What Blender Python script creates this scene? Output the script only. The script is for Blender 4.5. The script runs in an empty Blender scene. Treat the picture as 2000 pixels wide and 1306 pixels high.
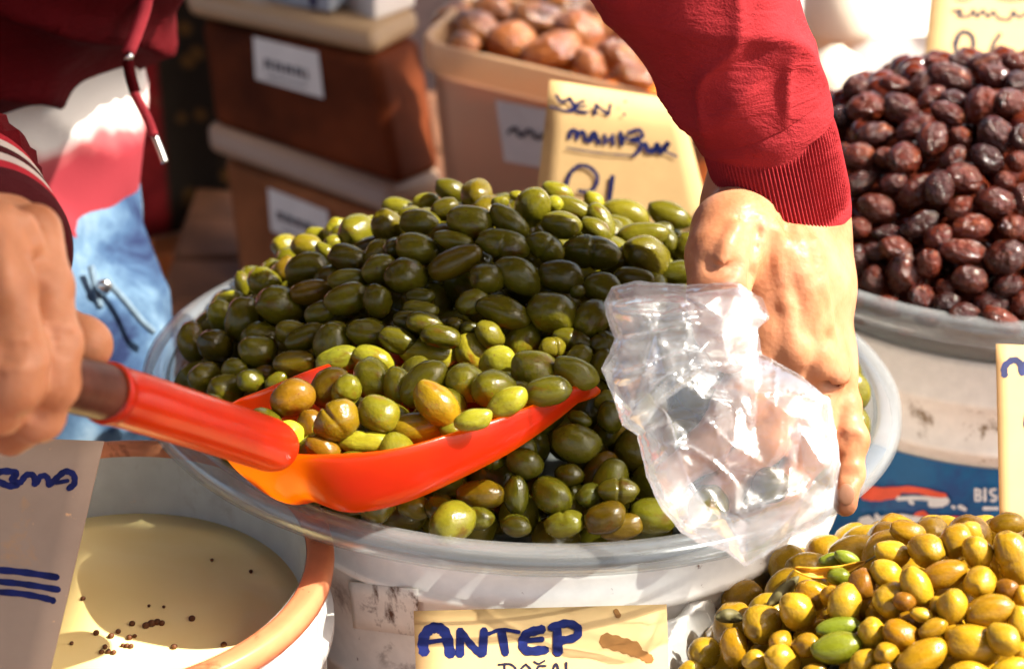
import bpy, bmesh, math, random
import numpy as np
from mathutils import Vector, Matrix, Quaternion, noise
from mathutils.geometry import delaunay_2d_cdt

# ------------------------------------------------------------------ camera, sky, sun, exposure
SC = bpy.context.scene
COL = SC.collection
TH = math.radians(28.0)
F = 70.0 / 36.0 * 2000.0
CAM = Vector((0.0, -0.989, 0.886))
RT = Vector((1, 0, 0)); FW = Vector((0, math.cos(TH), -math.sin(TH))); UP = Vector((0, math.sin(TH), math.cos(TH)))
cd = bpy.data.cameras.new('camera'); cam = bpy.data.objects.new('camera', cd); COL.objects.link(cam)
cam.location = CAM; cam.rotation_euler = (math.pi / 2 - TH, 0, 0)
cd.lens = 70; cd.sensor_width = 36; cd.clip_start = 0.05; cd.clip_end = 2000
cd.dof.use_dof = True; cd.dof.focus_distance = 0.99; cd.dof.aperture_fstop = 7.2; cd.dof.aperture_blades = 7
SC.camera = cam
EL, AZ = math.radians(50), math.radians(99)
SUN = Vector((math.sin(AZ) * math.cos(EL), math.cos(AZ) * math.cos(EL), math.sin(EL)))
w = bpy.data.worlds.new('World'); SC.world = w; w.use_nodes = True
wn = w.node_tree.nodes; wn.clear()
sky = wn.new('ShaderNodeTexSky'); sky.sky_type = 'NISHITA'; sky.sun_disc = False
sky.sun_elevation = EL; sky.sun_rotation = AZ; sky.air_density = 1.0; sky.dust_density = 5.0; sky.ozone_density = 0.6
bg = wn.new('ShaderNodeBackground'); bg.inputs[1].default_value = 0.099
wo = wn.new('ShaderNodeOutputWorld')
w.node_tree.links.new(sky.outputs[0], bg.inputs[0]); w.node_tree.links.new(bg.outputs[0], wo.inputs[0])
sl = bpy.data.lights.new('sun', 'SUN'); sl.energy = 3.8; sl.angle = math.radians(0.6); sl.color = (1.0, 0.95, 0.87)
so = bpy.data.objects.new('sun', sl); COL.objects.link(so); so.location = SUN * 20
so.rotation_euler = SUN.to_track_quat('Z', 'Y').to_euler()
SC.view_settings.view_transform = 'Standard'; SC.view_settings.look = 'None'
SC.view_settings.exposure = 1.9; SC.view_settings.gamma = 1.0
SC.view_settings.use_white_balance = True; SC.view_settings.white_balance_temperature = 6750; SC.view_settings.white_balance_tint = 8
SC.cycles.use_denoising = True
SC.cycles.max_bounces = 10; SC.cycles.transparent_max_bounces = 16
SC.cycles.caustics_reflective = False; SC.cycles.caustics_refractive = False
SC.cycles.sample_clamp_indirect = 6.0

# ------------------------------------------------------------------ helpers
rnd = random.Random(7)
def P(px, py, d):
    px, py, d = float(px), float(py), float(d)
    return CAM + d * (FW + RT * ((px - 1000) / F) - UP * ((py - 653) / F))
def RAY(px, py):
    px, py = float(px), float(py)
    return FW + RT * ((px - 1000) / F) - UP * ((py - 653) / F)
def Pz(px, py, z):
    r = RAY(px, py); return CAM + r * ((z - CAM.z) / r.z)
def project(p):
    v = Vector(p) - CAM; d = v.dot(FW)
    return 1000 + v.dot(RT) / d * F, 653 - v.dot(UP) / d * F, d
def S(px, d): return px * d / F                     # picture size to metres at a depth

def link(o, parent=None):
    COL.objects.link(o)
    if parent is not None: o.parent = parent
    return o
def tag(o, label=None, cat=None, group=None, kind=None):
    if label: o['label'] = label
    if cat: o['category'] = cat
    if group: o['group'] = group
    if kind: o['kind'] = kind
    return o
def thing(name, label, cat, loc=(0, 0, 0), group=None):
    o = bpy.data.objects.new(name, None); o.empty_display_size = 0.02
    COL.objects.link(o); o.location = loc
    return tag(o, label, cat, group)
def mesh_obj(name, verts, faces, mat, parent=None, smooth=True, world=True):
    me = bpy.data.meshes.new(name)
    off = parent_loc(parent) if (parent is not None and world) else Vector((0, 0, 0))
    me.from_pydata([tuple(Vector(v) - off) for v in verts], [], [tuple(f) for f in faces])
    me.update()
    if smooth: me.polygons.foreach_set('use_smooth', [True] * len(me.polygons))
    if mat: me.materials.append(mat)
    o = bpy.data.objects.new(name, me)
    return link(o, parent)
def parent_loc(p):
    l = Vector((0, 0, 0))
    while p is not None: l += p.location; p = p.parent
    return l
def np_obj(name, v, f, mat, parent=None, smooth=True):
    return mesh_obj(name, [tuple(x) for x in v], [tuple(int(i) for i in q) for q in f], mat, parent, smooth)
def solidify(o, t, off=-1.0):
    m = o.modifiers.new('thick', 'SOLIDIFY'); m.thickness = t; m.offset = off; return o
def bevel(o, wd, seg=3):
    m = o.modifiers.new('bevel', 'BEVEL'); m.width = wd; m.segments = seg; m.limit_method = 'ANGLE'; return o
def subsurf(o, n=1):
    m = o.modifiers.new('subd', 'SUBSURF'); m.levels = n; m.render_levels = n; return o

def lathe(prof, seg=96, center=(0, 0, 0), wob=0.0):
    vs, fs = [], []
    for i, (r, z) in enumerate(prof):
        for k in range(seg):
            a = 2 * math.pi * k / seg
            rr = r * (1 + wob * math.sin(3 * a + i * .2))
            vs.append((center[0] + rr * math.cos(a), center[1] + rr * math.sin(a), center[2] + z))
    for i in range(len(prof) - 1):
        for k in range(seg):
            fs.append((i * seg + k, i * seg + (k + 1) % seg, (i + 1) * seg + (k + 1) % seg, (i + 1) * seg + k))
    return vs, fs
def lathe_obj(name, prof, mat, parent=None, center=(0, 0, 0), seg=96, wob=0.0):
    v, f = lathe(prof, seg, center, wob); return mesh_obj(name, v, f, mat, parent)
def hexa(name, c, mat, parent=None, bev=0.004):
    # c: eight corner points, bottom four then top four (same winding)
    fs = [(3, 2, 1, 0), (4, 5, 6, 7), (0, 1, 5, 4), (1, 2, 6, 5), (2, 3, 7, 6), (3, 0, 4, 7)]
    o = mesh_obj(name, c, fs, mat, parent, smooth=False)
    if bev: bevel(o, bev)
    return o
def catmull(pts, n):
    pts = [np.array(p, float) for p in pts]
    q = [2 * pts[0] - pts[1]] + pts + [2 * pts[-1] - pts[-2]]
    out = []
    for i in range(1, len(q) - 2):
        for k in range(n):
            t = k / n
            out.append(0.5 * ((2 * q[i]) + (-q[i - 1] + q[i + 1]) * t + (2 * q[i - 1] - 5 * q[i] + 4 * q[i + 1] - q[i + 2]) * t * t
                              + (-q[i - 1] + 3 * q[i] - 3 * q[i + 1] + q[i + 2]) * t ** 3))
    out.append(pts[-1]); return out
def tube(path, seg=16, disp=None, n=1, cap=True, squash=1.0, ref=None):
    """path: (x, y, z, r) points; rings by parallel transport; disp(s, a, p) adds to the radius"""
    pts = catmull(path, n) if n > 1 else [np.array(p, float) for p in path]
    vs, fs = [], []
    ref = Vector(ref) if ref is not None else None
    L = 0
    for i, p in enumerate(pts):
        a = pts[max(i - 1, 0)]; b = pts[min(i + 1, len(pts) - 1)]
        t = Vector(b[:3] - a[:3]).normalized()
        if ref is None: ref = t.orthogonal()
        u = (ref - t * ref.dot(t)).normalized(); ref = u; v = t.cross(u)
        if i: L += np.linalg.norm(p[:3] - pts[i - 1][:3])
        for k in range(seg):
            an = 2 * math.pi * k / seg
            r = p[3] + (disp(L, an, p) if disp else 0)
            vs.append(Vector(p[:3]) + u * (r * math.cos(an)) + v * (r * math.sin(an) * squash))
    for i in range(len(pts) - 1):
        for k in range(seg):
            fs.append((i * seg + k, i * seg + (k + 1) % seg, (i + 1) * seg + (k + 1) % seg, (i + 1) * seg + k))
    if cap:
        fs.append(tuple(reversed(range(seg)))); fs.append(tuple((len(pts) - 1) * seg + k for k in range(seg)))
    return vs, fs
def PR(px, py, d, rpx):
    p = P(px, py, d); return (p.x, p.y, p.z, S(rpx, d))

# ---- smooth signed-distance bodies, meshed with surface nets
class Sdf:
    def __init__(s, lo, hi, h):
        s.lo = np.array(lo, float); s.h = h
        s.n = np.maximum(np.ceil((np.array(hi) - s.lo) / h).astype(int) + 1, 4)
        s.f = np.full(s.n, 0.05, np.float32)
    def block(s, lo, hi):
        a = np.clip(np.floor((np.array(lo) - s.lo) / s.h).astype(int), 0, s.n - 1)
        b = np.clip(np.ceil((np.array(hi) - s.lo) / s.h).astype(int) + 1, 1, s.n)
        g = np.meshgrid(*[s.lo[i] + s.h * np.arange(a[i], b[i]) for i in range(3)], indexing='ij')
        return tuple(slice(a[i], b[i]) for i in range(3)), g
    def cap(s, p0, p1, r0, r1, k=0.006, sub=False):
        p0 = np.array(p0, float); p1 = np.array(p1, float)
        m = max(r0, r1) + 0.03 + k
        sl_, g = s.block(np.minimum(p0, p1) - m, np.maximum(p0, p1) + m)
        if g[0].size == 0: return
        ab = p1 - p0; L = ab.dot(ab) + 1e-12
        t = np.clip(sum((g[i] - p0[i]) * ab[i] for i in range(3)) / L, 0, 1)
        d = np.sqrt(sum((g[i] - p0[i] - t * ab[i]) ** 2 for i in range(3))) - (r0 + (r1 - r0) * t)
        s._mix(sl_, d, k, sub)
    def _mix(s, sl_, d, k, sub=False):
        f = s.f[sl_]
        if sub:
            d = -d; hh = np.clip(0.5 - 0.5 * (d - f) / (-k), 0, 1) if False else None
            hk = np.maximum(k - np.abs(f - d), 0) / k
            s.f[sl_] = np.maximum(f, d) + hk * hk * k * 0.25
        else:
            hk = np.maximum(k - np.abs(f - d), 0) / k
            s.f[sl_] = np.minimum(f, d) - hk * hk * k * 0.25
    def chain(s, pts, k=0.006):
        for a, b in zip(pts[:-1], pts[1:]): s.cap(a[:3], b[:3], a[3], b[3], k)
    def half(s, p, nrm, k=0.004):
        """keep the side the normal points to"""
        sl_, g = s.block(s.lo, s.lo + s.h * s.n)
        d = -sum((g[i] - p[i]) * nrm[i] for i in range(3))
        hk = np.maximum(k - np.abs(s.f - d), 0) / k
        s.f = np.maximum(s.f, d) + hk * hk * k * 0.25
    def mesh(s, smooth=2):
        f = s.f; n = f.shape
        neg = f < 0
        c = np.zeros((n[0] - 1, n[1] - 1, n[2] - 1), int)
        for dx in (0, 1):
            for dy in (0, 1):
                for dz in (0, 1):
                    c += neg[dx:n[0] - 1 + dx, dy:n[1] - 1 + dy, dz:n[2] - 1 + dz]
        act = (c > 0) & (c < 8)
        idx = np.full(act.shape, -1, int); idx[act] = np.arange(act.sum())
        I = np.argwhere(act)
        acc = np.zeros((len(I), 3)); cnt = np.zeros(len(I))
        for ax in range(3):
            o1, o2 = [x for x in range(3) if x != ax]
            for a in (0, 1):
                for b in (0, 1):
                    q0 = I.copy(); q0[:, o1] += a; q0[:, o2] += b
                    q1 = q0.copy(); q1[:, ax] += 1
                    f0 = f[tuple(q0.T)]; f1 = f[tuple(q1.T)]
                    m = (f0 < 0) != (f1 < 0)
                    t = np.where(m, f0 / np.where(f0 - f1 == 0, 1, f0 - f1), 0)
                    pp = q0.astype(float); pp[:, ax] += t
                    acc[m] += pp[m]; cnt[m] += 1
        v = s.lo + s.h * acc / cnt[:, None]
        quads = []
        for ax in range(3):
            o1, o2 = [(1, 2), (2, 0), (0, 1)][ax]
            sa = [slice(0, n[i]) for i in range(3)]; sb = list(sa)
            sa[ax] = slice(0, n[ax] - 1); sb[ax] = slice(1, n[ax])
            ch = neg[tuple(sa)] != neg[tuple(sb)]
            E = np.argwhere(ch)
            E = E[(E[:, o1] > 0) & (E[:, o2] > 0) & (E[:, o1] < n[o1] - 1) & (E[:, o2] < n[o2] - 1)]
            if not len(E): continue
            flip = ~neg[tuple(E.T)]
            def cell(d1, d2):
                q = E.copy(); q[:, o1] += d1; q[:, o2] += d2; return idx[tuple(q.T)]
            q = np.stack([cell(-1, -1), cell(0, -1), cell(0, 0), cell(-1, 0)], 1)
            q[flip] = q[flip][:, ::-1]
            quads.append(q)
        q = np.concatenate(quads); q = q[(q >= 0).all(1)]
        for _ in range(smooth):
            a = np.zeros_like(v); k = np.zeros(len(v))
            for i in range(4):
                j = (i + 1) % 4
                np.add.at(a, q[:, i], v[q[:, j]]); np.add.at(k, q[:, i], 1)
                np.add.at(a, q[:, j], v[q[:, i]]); np.add.at(k, q[:, j], 1)
            v = 0.45 * v + 0.55 * a / np.maximum(k, 1)[:, None]
        return v, q
def normals(v, q):
    n = np.cross(v[q[:, 2]] - v[q[:, 0]], v[q[:, 3]] - v[q[:, 1]])
    o = np.zeros_like(v)
    for i in range(4): np.add.at(o, q[:, i], n)
    return o / np.maximum(np.linalg.norm(o, axis=1), 1e-12)[:, None]

# ------------------------------------------------------------------ materials
def new_mat(name):
    m = bpy.data.materials.new(name); m.use_nodes = True
    nt = m.node_tree; nt.nodes.clear()
    out = nt.nodes.new('ShaderNodeOutputMaterial')
    return m, nt, out
def N(nt, t, **kw):
    n = nt.nodes.new(t)
    for k, v in kw.items():
        if k.startswith('_'): setattr(n, k[1:], v)
        else:
            key = k.replace('__', ' ')
            n.inputs[int(key[1:]) if key[0] == 'i' and key[1:].isdigit() else key].default_value = v
    return n
def ramp(nt, stops, fac):
    r = nt.nodes.new('ShaderNodeValToRGB'); e = r.color_ramp.elements
    while len(e) < len(stops): e.new(0.5)
    for x, (p, c) in zip(e, stops): x.position = p; x.color = (*c, 1) if len(c) == 3 else c
    nt.links.new(fac, r.inputs[0]); return r
def coords(nt, kind='Object', scale=1.0, rand=False):
    tc = nt.nodes.new('ShaderNodeTexCoord'); out = tc.outputs[kind]
    if rand:
        oi = nt.nodes.new('ShaderNodeObjectInfo'); ad = nt.nodes.new('ShaderNodeVectorMath'); ad.operation = 'ADD'
        ml = nt.nodes.new('ShaderNodeMath'); ml.operation = 'MULTIPLY'; ml.inputs[1].default_value = 37.0
        nt.links.new(oi.outputs['Random'], ml.inputs[0]); nt.links.new(out, ad.inputs[0]); nt.links.new(ml.outputs[0], ad.inputs[1])
        out = ad.outputs[0]
    return out
def noise_tex(nt, vec, scale, detail=4, rough=0.55, dist=0.0):
    n = N(nt, 'ShaderNodeTexNoise', Scale=scale, Detail=detail, Roughness=rough, Distortion=dist)
    nt.links.new(vec, n.inputs['Vector']); return n.outputs['Fac']
def bump(nt, h, strength=0.3, dist=0.001):
    b = N(nt, 'ShaderNodeBump', Strength=strength, Distance=dist); nt.links.new(h, b.inputs['Height']); return b.outputs[0]
def pbsdf(nt, out, col=None, rough=0.5, colsock=None, normal=None, **kw):
    b = nt.nodes.new('ShaderNodeBsdfPrincipled'); b.inputs['Roughness'].default_value = rough; b.inputs['Specular IOR Level'].default_value = .22
    if col: b.inputs['Base Color'].default_value = (*col, 1)
    if colsock: nt.links.new(colsock, b.inputs['Base Color'])
    if normal: nt.links.new(normal, b.inputs['Normal'])
    for k, v in kw.items(): b.inputs[k.replace('_', ' ')].default_value = v
    if out: nt.links.new(b.outputs[0], out.inputs[0])
    return b
def mixc(nt, a, b, fac, mode='MIX'):
    m = nt.nodes.new('ShaderNodeMix'); m.data_type = 'RGBA'; m.blend_type = mode
    for s, v in ((m.inputs[6], a), (m.inputs[7], b), (m.inputs[0], fac)):
        if hasattr(v, 'links') or isinstance(v, bpy.types.NodeSocket): nt.links.new(v, s)
        elif isinstance(v, (int, float)): s.default_value = v
        else: s.default_value = (*v, 1)
    return m.outputs[2]
def simple(name, col, rough=0.5, var=0.15, scale=30, bmp=0.0, bscale=200, **kw):
    m, nt, out = new_mat(name); c = coords(nt)
    n = noise_tex(nt, c, scale)
    r = ramp(nt, [(0.3, [x * (1 - var) for x in col]), (0.7, [min(1, x * (1 + var)) for x in col])], n)
    nm = bump(nt, noise_tex(nt, c, bscale, 5), bmp) if bmp else None
    pbsdf(nt, out, None, rough, r.outputs[0], nm, **kw); return m
def stained(name, col, stain, scale, lo, hi, rough=0.45, bandz=None, translucent=0.0, alpha=0.0, fine=3.0):
    """plastic with dirt blotches of their own shape; bandz = (z0, z1) keeps most blotches in a band"""
    m, nt, out = new_mat(name); c = coords(nt)
    mp = N(nt, 'ShaderNodeMapping'); mp.inputs['Scale'].default_value = (1, 1, .55); nt.links.new(c, mp.inputs[0])
    n1 = noise_tex(nt, mp.outputs[0], scale, 7, 0.68, 0.4)
    fac = ramp(nt, [(lo, (0, 0, 0)), (hi, (1, 1, 1))], n1).outputs[0]
    if bandz:
        sp = nt.nodes.new('ShaderNodeSeparateXYZ'); nt.links.new(c, sp.inputs[0])
        z0, z1 = bandz; e = (z1 - z0) * .25
        a = N(nt, 'ShaderNodeMapRange'); a.inputs[1].default_value = z0 - e; a.inputs[2].default_value = z0 + e
        b = N(nt, 'ShaderNodeMapRange'); b.inputs[1].default_value = z1 + e; b.inputs[2].default_value = z1 - e
        nt.links.new(sp.outputs[2], a.inputs[0]); nt.links.new(sp.outputs[2], b.inputs[0])
        mm = N(nt, 'ShaderNodeMath', _operation='MULTIPLY'); nt.links.new(a.outputs[0], mm.inputs[0]); nt.links.new(b.outputs[0], mm.inputs[1])
        m2 = N(nt, 'ShaderNodeMath', _operation='MULTIPLY'); nt.links.new(fac, m2.inputs[0]); nt.links.new(mm.outputs[0], m2.inputs[1])
        fac = m2.outputs[0]
    base = ramp(nt, [(0.35, [x * .9 for x in col]), (0.7, col)], noise_tex(nt, c, scale * fine, 4)).outputs[0]
    # small specks everywhere
    sp2 = ramp(nt, [(0.70, (0, 0, 0)), (0.76, (1, 1, 1))], noise_tex(nt, c, 130, 3)).outputs[0]
    cc = mixc(nt, base, [min(1, x * 1.6 + .02) for x in stain], sp2)
    cc = mixc(nt, cc, stain, fac)
    b = pbsdf(nt, None, None, rough, cc, bump(nt, noise_tex(nt, c, 60, 4), .12))
    sh = b.outputs[0]
    if translucent:
        t = nt.nodes.new('ShaderNodeBsdfTranslucent'); nt.links.new(cc, t.inputs[0])
        mx = N(nt, 'ShaderNodeMixShader', i0=translucent); nt.links.new(sh, mx.inputs[1]); nt.links.new(t.outputs[0], mx.inputs[2]); sh = mx.outputs[0]
    if alpha:
        t = nt.nodes.new('ShaderNodeBsdfTransparent')
        mx = N(nt, 'ShaderNodeMixShader', i0=alpha); nt.links.new(sh, mx.inputs[1]); nt.links.new(t.outputs[0], mx.inputs[2]); sh = mx.outputs[0]
    nt.links.new(sh, out.inputs[0]); return m
def film(name, col, clear, trans, rough, gloss=0.5, bscale=0, bstr=0.3, edge=0.35, low=.35):
    """thin see-through plastic: transparent + translucent + gloss; more opaque at glancing angles"""
    m, nt, out = new_mat(name); c = coords(nt)
    nm = None
    if bscale:
        v = N(nt, 'ShaderNodeTexVoronoi', Scale=bscale); v.feature = 'DISTANCE_TO_EDGE'
        dn = N(nt, 'ShaderNodeTexNoise', Scale=bscale * .6, Detail=3)
        nt.links.new(c, dn.inputs['Vector'])
        ad = N(nt, 'ShaderNodeVectorMath', _operation='MULTIPLY_ADD'); ad.inputs[1].default_value = (.05,) * 3
        nt.links.new(dn.outputs['Color'], ad.inputs[0]); nt.links.new(c, ad.inputs[2]); nt.links.new(ad.outputs[0], v.inputs['Vector'])
        nm = bump(nt, v.outputs['Distance'], bstr, 0.004)
    d = nt.nodes.new('ShaderNodeBsdfDiffuse'); d.inputs[0].default_value = (*col, 1)
    t = nt.nodes.new('ShaderNodeBsdfTranslucent'); t.inputs[0].default_value = (*col, 1)
    g = N(nt, 'ShaderNodeBsdfGlossy', Roughness=rough); g.inputs[0].default_value = (1, 1, 1, 1)
    tr = nt.nodes.new('ShaderNodeBsdfTransparent'); tr.inputs[0].default_value = (*[.5 + .5 * x for x in col], 1)
    if nm:
        for x in (d, t, g): nt.links.new(nm, x.inputs['Normal'])
    m1 = N(nt, 'ShaderNodeMixShader', i0=trans); nt.links.new(d.outputs[0], m1.inputs[1]); nt.links.new(t.outputs[0], m1.inputs[2])
    lw = N(nt, 'ShaderNodeLayerWeight', Blend=edge)
    if nm: nt.links.new(nm, lw.inputs['Normal'])
    mr = N(nt, 'ShaderNodeMapRange'); mr.inputs[3].default_value = clear; mr.inputs[4].default_value = clear * low
    nt.links.new(lw.outputs['Facing'], mr.inputs[0])
    m2 = nt.nodes.new('ShaderNodeMixShader'); nt.links.new(mr.outputs[0], m2.inputs[0])
    nt.links.new(m1.outputs[0], m2.inputs[1]); nt.links.new(tr.outputs[0], m2.inputs[2])
    fr = N(nt, 'ShaderNodeMath', _operation='MULTIPLY_ADD', i1=gloss * .7, i2=gloss * .12); nt.links.new(lw.outputs['Fresnel'], fr.inputs[0])
    m3 = nt.nodes.new('ShaderNodeMixShader'); nt.links.new(fr.outputs[0], m3.inputs[0])
    nt.links.new(m2.outputs[0], m3.inputs[1]); nt.links.new(g.outputs[0], m3.inputs[2])
    nt.links.new(m3.outputs[0], out.inputs[0]); return m
def N_map(nt, sock):
    m_ = N(nt, 'ShaderNodeMapRange'); m_.inputs[1].default_value = -1.0; m_.inputs[2].default_value = 1.0; nt.links.new(sock, m_.inputs[0]); return m_.outputs[0]
def olive_mat(name, stops, patch, plo, phi, rough=0.17, bscale=6.0, bstr=0.12, sss=0.0, spots=None, spec=.25):
    m, nt, out = new_mat(name)
    oi = nt.nodes.new('ShaderNodeObjectInfo')
    base = ramp(nt, stops, oi.outputs['Random']).outputs[0]
    c = coords(nt, rand=True)
    fine = noise_tex(nt, c, 2.2, 5)
    base = mixc(nt, base, (.55, .5, .45), ramp(nt, [(.35, (0, 0, 0)), (.75, (.55, .55, .55))], fine).outputs[0], 'MULTIPLY')
    pf = ramp(nt, [(plo, (0, 0, 0)), (phi, (1, 1, 1))], noise_tex(nt, c, .85, 3)).outputs[0]
    base = mixc(nt, base, patch, pf)
    if spots:
        sf = ramp(nt, [(.66, (0, 0, 0)), (.72, (1, 1, 1))], noise_tex(nt, c, 7, 2)).outputs[0]
        base = mixc(nt, base, spots, sf)
    tc = nt.nodes.new('ShaderNodeTexCoord'); sx = nt.nodes.new('ShaderNodeSeparateXYZ'); nt.links.new(tc.outputs['Object'], sx.inputs[0])
    base = mixc(nt, base, (.12, .10, .08), ramp(nt, [(.0, (.8, .8, .8)), (.03, (0, 0, 0))], N_map(nt, sx.outputs[0])).outputs[0], 'MULTIPLY')
    base = mixc(nt, base, oi.outputs['Color'], 1.0, 'MULTIPLY')
    rr = ramp(nt, [(.3, (rough * .7,) * 3), (.7, (rough * 1.7,) * 3)], noise_tex(nt, c, 3.0, 4)).outputs[0]
    b = pbsdf(nt, out, None, rough, base, bump(nt, noise_tex(nt, c, bscale, 4), bstr, .02))
    nt.links.new(rr, b.inputs['Roughness']); b.inputs['Specular IOR Level'].default_value = spec
    b.inputs['Coat Weight'].default_value = .25; b.inputs['Coat Roughness'].default_value = .05
    if sss:
        b.inputs['Subsurface Weight'].default_value = sss; b.inputs['Subsurface Scale'].default_value = .004
        b.inputs['Subsurface Radius'].default_value = (1, .7, .15)
    return m
M = {}
M['green'] = olive_mat('green_olive_skin', [(0, (.078, .068, .004)), (.4, (.115, .103, .006)), (.75, (.155, .142, .010)), (1, (.098, .070, .004))], (.085, .030, .003), .60, .78, spots=(.09, .045, .008))
M['yellow'] = olive_mat('yellow_olive_skin', [(0, (.38, .225, .012)), (.5, (.45, .275, .018)), (1, (.33, .17, .007))], (.27, .12, .005), .6, .82, .2, sss=.0)
M['black'] = olive_mat('black_olive_skin', [(0, (.026, .005, .004)), (.35, (.062, .010, .005)), (.7, (.105, .017, .006)), (1, (.034, .008, .006))], (.16, .034, .008), .58, .76, .11, 2.6, .5, spec=.32)
def cloth(name, col, weave=900, fold=18, var=.18, rough=.85):
    m, nt, out = new_mat(name); c = coords(nt)
    n = noise_tex(nt, c, fold, 4)
    r = ramp(nt, [(.3, [x * (1 - var) for x in col]), (.7, [x * (1 + var) for x in col])], n)
    hm = N(nt, 'ShaderNodeMath', _operation='MULTIPLY_ADD', i1=.16); nt.links.new(noise_tex(nt, c, weave, 3), hm.inputs[0])
    mp = N(nt, 'ShaderNodeMapping'); mp.inputs['Scale'].default_value = (1, 1, 2.2); mp.inputs['Rotation'].default_value = (.4, .5, 0); nt.links.new(c, mp.inputs[0])
    nt.links.new(noise_tex(nt, mp.outputs[0], 34, 5, .6, .8), hm.inputs[2])
    nm = bump(nt, hm.outputs[0], .55, .006)
    b = pbsdf(nt, out, None, rough, r.outputs[0], nm)
    b.inputs['Specular IOR Level'].default_value = .05; b.inputs['Sheen Weight'].default_value = .0; b.inputs['Sheen Roughness'].default_value = .5
    return m
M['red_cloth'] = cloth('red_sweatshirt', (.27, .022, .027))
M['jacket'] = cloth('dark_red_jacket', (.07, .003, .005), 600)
M['cuffgrey'] = cloth('grey_cuff', (.42, .36, .33)); M['cuffred'] = cloth('red_cuff', (.32, .02, .03)); M['cuffdark'] = cloth('dark_cuff', (.05, .008, .01))
def skin_mat():
    m, nt, out = new_mat('skin'); c = coords(nt)
    n = noise_tex(nt, c, 45, 5)
    col = ramp(nt, [(.3, (.35, .130, .058)), (.5, (.45, .190, .095)), (.72, (.53, .245, .14))], n).outputs[0]
    sp = ramp(nt, [(.70, (0, 0, 0)), (.78, (1, 1, 1))], noise_tex(nt, c, 130, 2)).outputs[0]
    col = mixc(nt, col, (.34, .13, .06), sp)
    wv = N(nt, 'ShaderNodeTexVoronoi', Scale=420); nt.links.new(c, wv.inputs['Vector'])
    h = N(nt, 'ShaderNodeMath', _operation='MULTIPLY_ADD', i1=.35); nt.links.new(wv.outputs['Distance'], h.inputs[0])
    nt.links.new(noise_tex(nt, c, 110, 5), h.inputs[2])
    b = pbsdf(nt, out, None, .42, col, bump(nt, h.outputs[0], .35, .0009))
    b.inputs['Subsurface Weight'].default_value = .25; b.inputs['Subsurface Scale'].default_value = .006
    b.inputs['Subsurface Radius'].default_value = (1, .35, .18)
    return m
M['skin'] = skin_mat()
M['nail'] = simple('fingernail', (.50, .25, .15), .3, .05)
M['white'] = simple('white_card', (.62, .60, .56), .6, .06, 40)
M['ink'] = simple('blue_marker_ink', (.008, .013, .075), .4, .35, 120)
M['ink_dark'] = simple('dark_marker_ink', (.012, .012, .03), .5, .2, 120)
M['steel'] = simple('metal_bead', (.7, .7, .68), .25, .1, Metallic=1.0)
M['paper'] = stained('tan_card', (.72, .49, .23), (.36, .2, .09), 14, .66, .74, .75, translucent=.25)
M['paper_pale'] = stained('pale_card', (.33, .245, .19), (.42, .24, .12), 16, .62, .72, .7, translucent=.2)
M['bucket'] = stained('dirty_white_bucket', (.90, .86, .80), (.09, .04, .02), 34, .50, .62, .38, bandz=(.238, .278))
M['bucket2'] = stained('white_bucket', (.84, .80, .75), (.16, .09, .03), 42, .56, .64, .4, bandz=(.222, .252))
M['bucket3'] = stained('greyed_bucket', (.74, .71, .67), (.25, .13, .06), 30, .64, .72, .4)
M['clear'] = film('clear_bowl_plastic', (.66, .70, .70), .92, .4, .18, .25, edge=.25, low=.8)
M['clear_rim'] = film('milky_rim_plastic', (.68, .71, .73), .89, .4, .2, .22, edge=.3, low=.88)
M['liner'] = film('liner_film', (.86, .86, .84), .35, .4, .25, .6, 40, .35)
M['bag'] = film('carrier_film', (.86, .90, .94), .92, .5, .2, .36, 0, 0, .3, .4)
M['bag_fold'] = film('folded_film', (.93, .94, .95), .86, .5, .22, .4, 0, 0, .3, .4)

# ------------------------------------------------------------------ setting
def grid_sheet(name, x0, x1, y0, y1, z, nx, ny, mat, amp=0.0, sc=3.0, kind=None):
    vs, fs = [], []
    for j in range(ny + 1):
        for i in range(nx + 1):
            x = x0 + (x1 - x0) * i / nx; y = y0 + (y1 - y0) * j / ny
            vs.append((x, y, z + amp * noise.noise((x * sc, y * sc, 0))))
    for j in range(ny):
        for i in range(nx):
            a = j * (nx + 1) + i; fs.append((a, a + 1, a + nx + 2, a + nx + 1))
    return mesh_obj(name, vs, fs, mat)
M['ground'] = simple('dusty_paving', (.16, .09, .065), .9, .4, 8, .4, 60)
M['wood'] = simple('stall_wood', (.13, .055, .027), .7, .35, 14, .3, 90)
tag(grid_sheet('ground', -60, 60, -40, 120, -0.62, 40, 40, M['ground'], .01), kind='structure')
def axis_box(x0, x1, y0, y1, z0, z1):
    return [(x0, y0, z0), (x1, y0, z0), (x1, y1, z0), (x0, y1, z0), (x0, y0, z1), (x1, y0, z1), (x1, y1, z1), (x0, y1, z1)]
def plank_table(label, x0, x1, y0, y1, zt, n):
    t = thing('stall_table', label, 'table', ((x0 + x1) / 2, (y0 + y1) / 2, -.61))
    wd = (y1 - y0) / n
    for i in range(n):
        hexa('plank', axis_box(x0, x1, y0 + i * wd + .002, y0 + (i + 1) * wd - .002, zt - .025 - .002 * (i % 2), zt - .002 * (i % 3)), M['wood'], t, .003)
    for x in (x0 + .06, x1 - .06):
        for y in (y0 + .06, y1 - .06):
            hexa('leg', axis_box(x - .025, x + .025, y - .025, y + .025, -.61, zt - .027), M['wood'], t, .003)
    return t
plank_table('wooden stall table under the olive buckets', -.5, 1.0, -.62, .17, -.004, 7)
plank_table('plank trestle under the bucket of black olives', -.02, 1.05, .18, .56, -.004, 4)
plank_table('plank table at the back under the stacked tubs', -.36, 1.3, .62, 1.40, -.03, 8)
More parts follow.
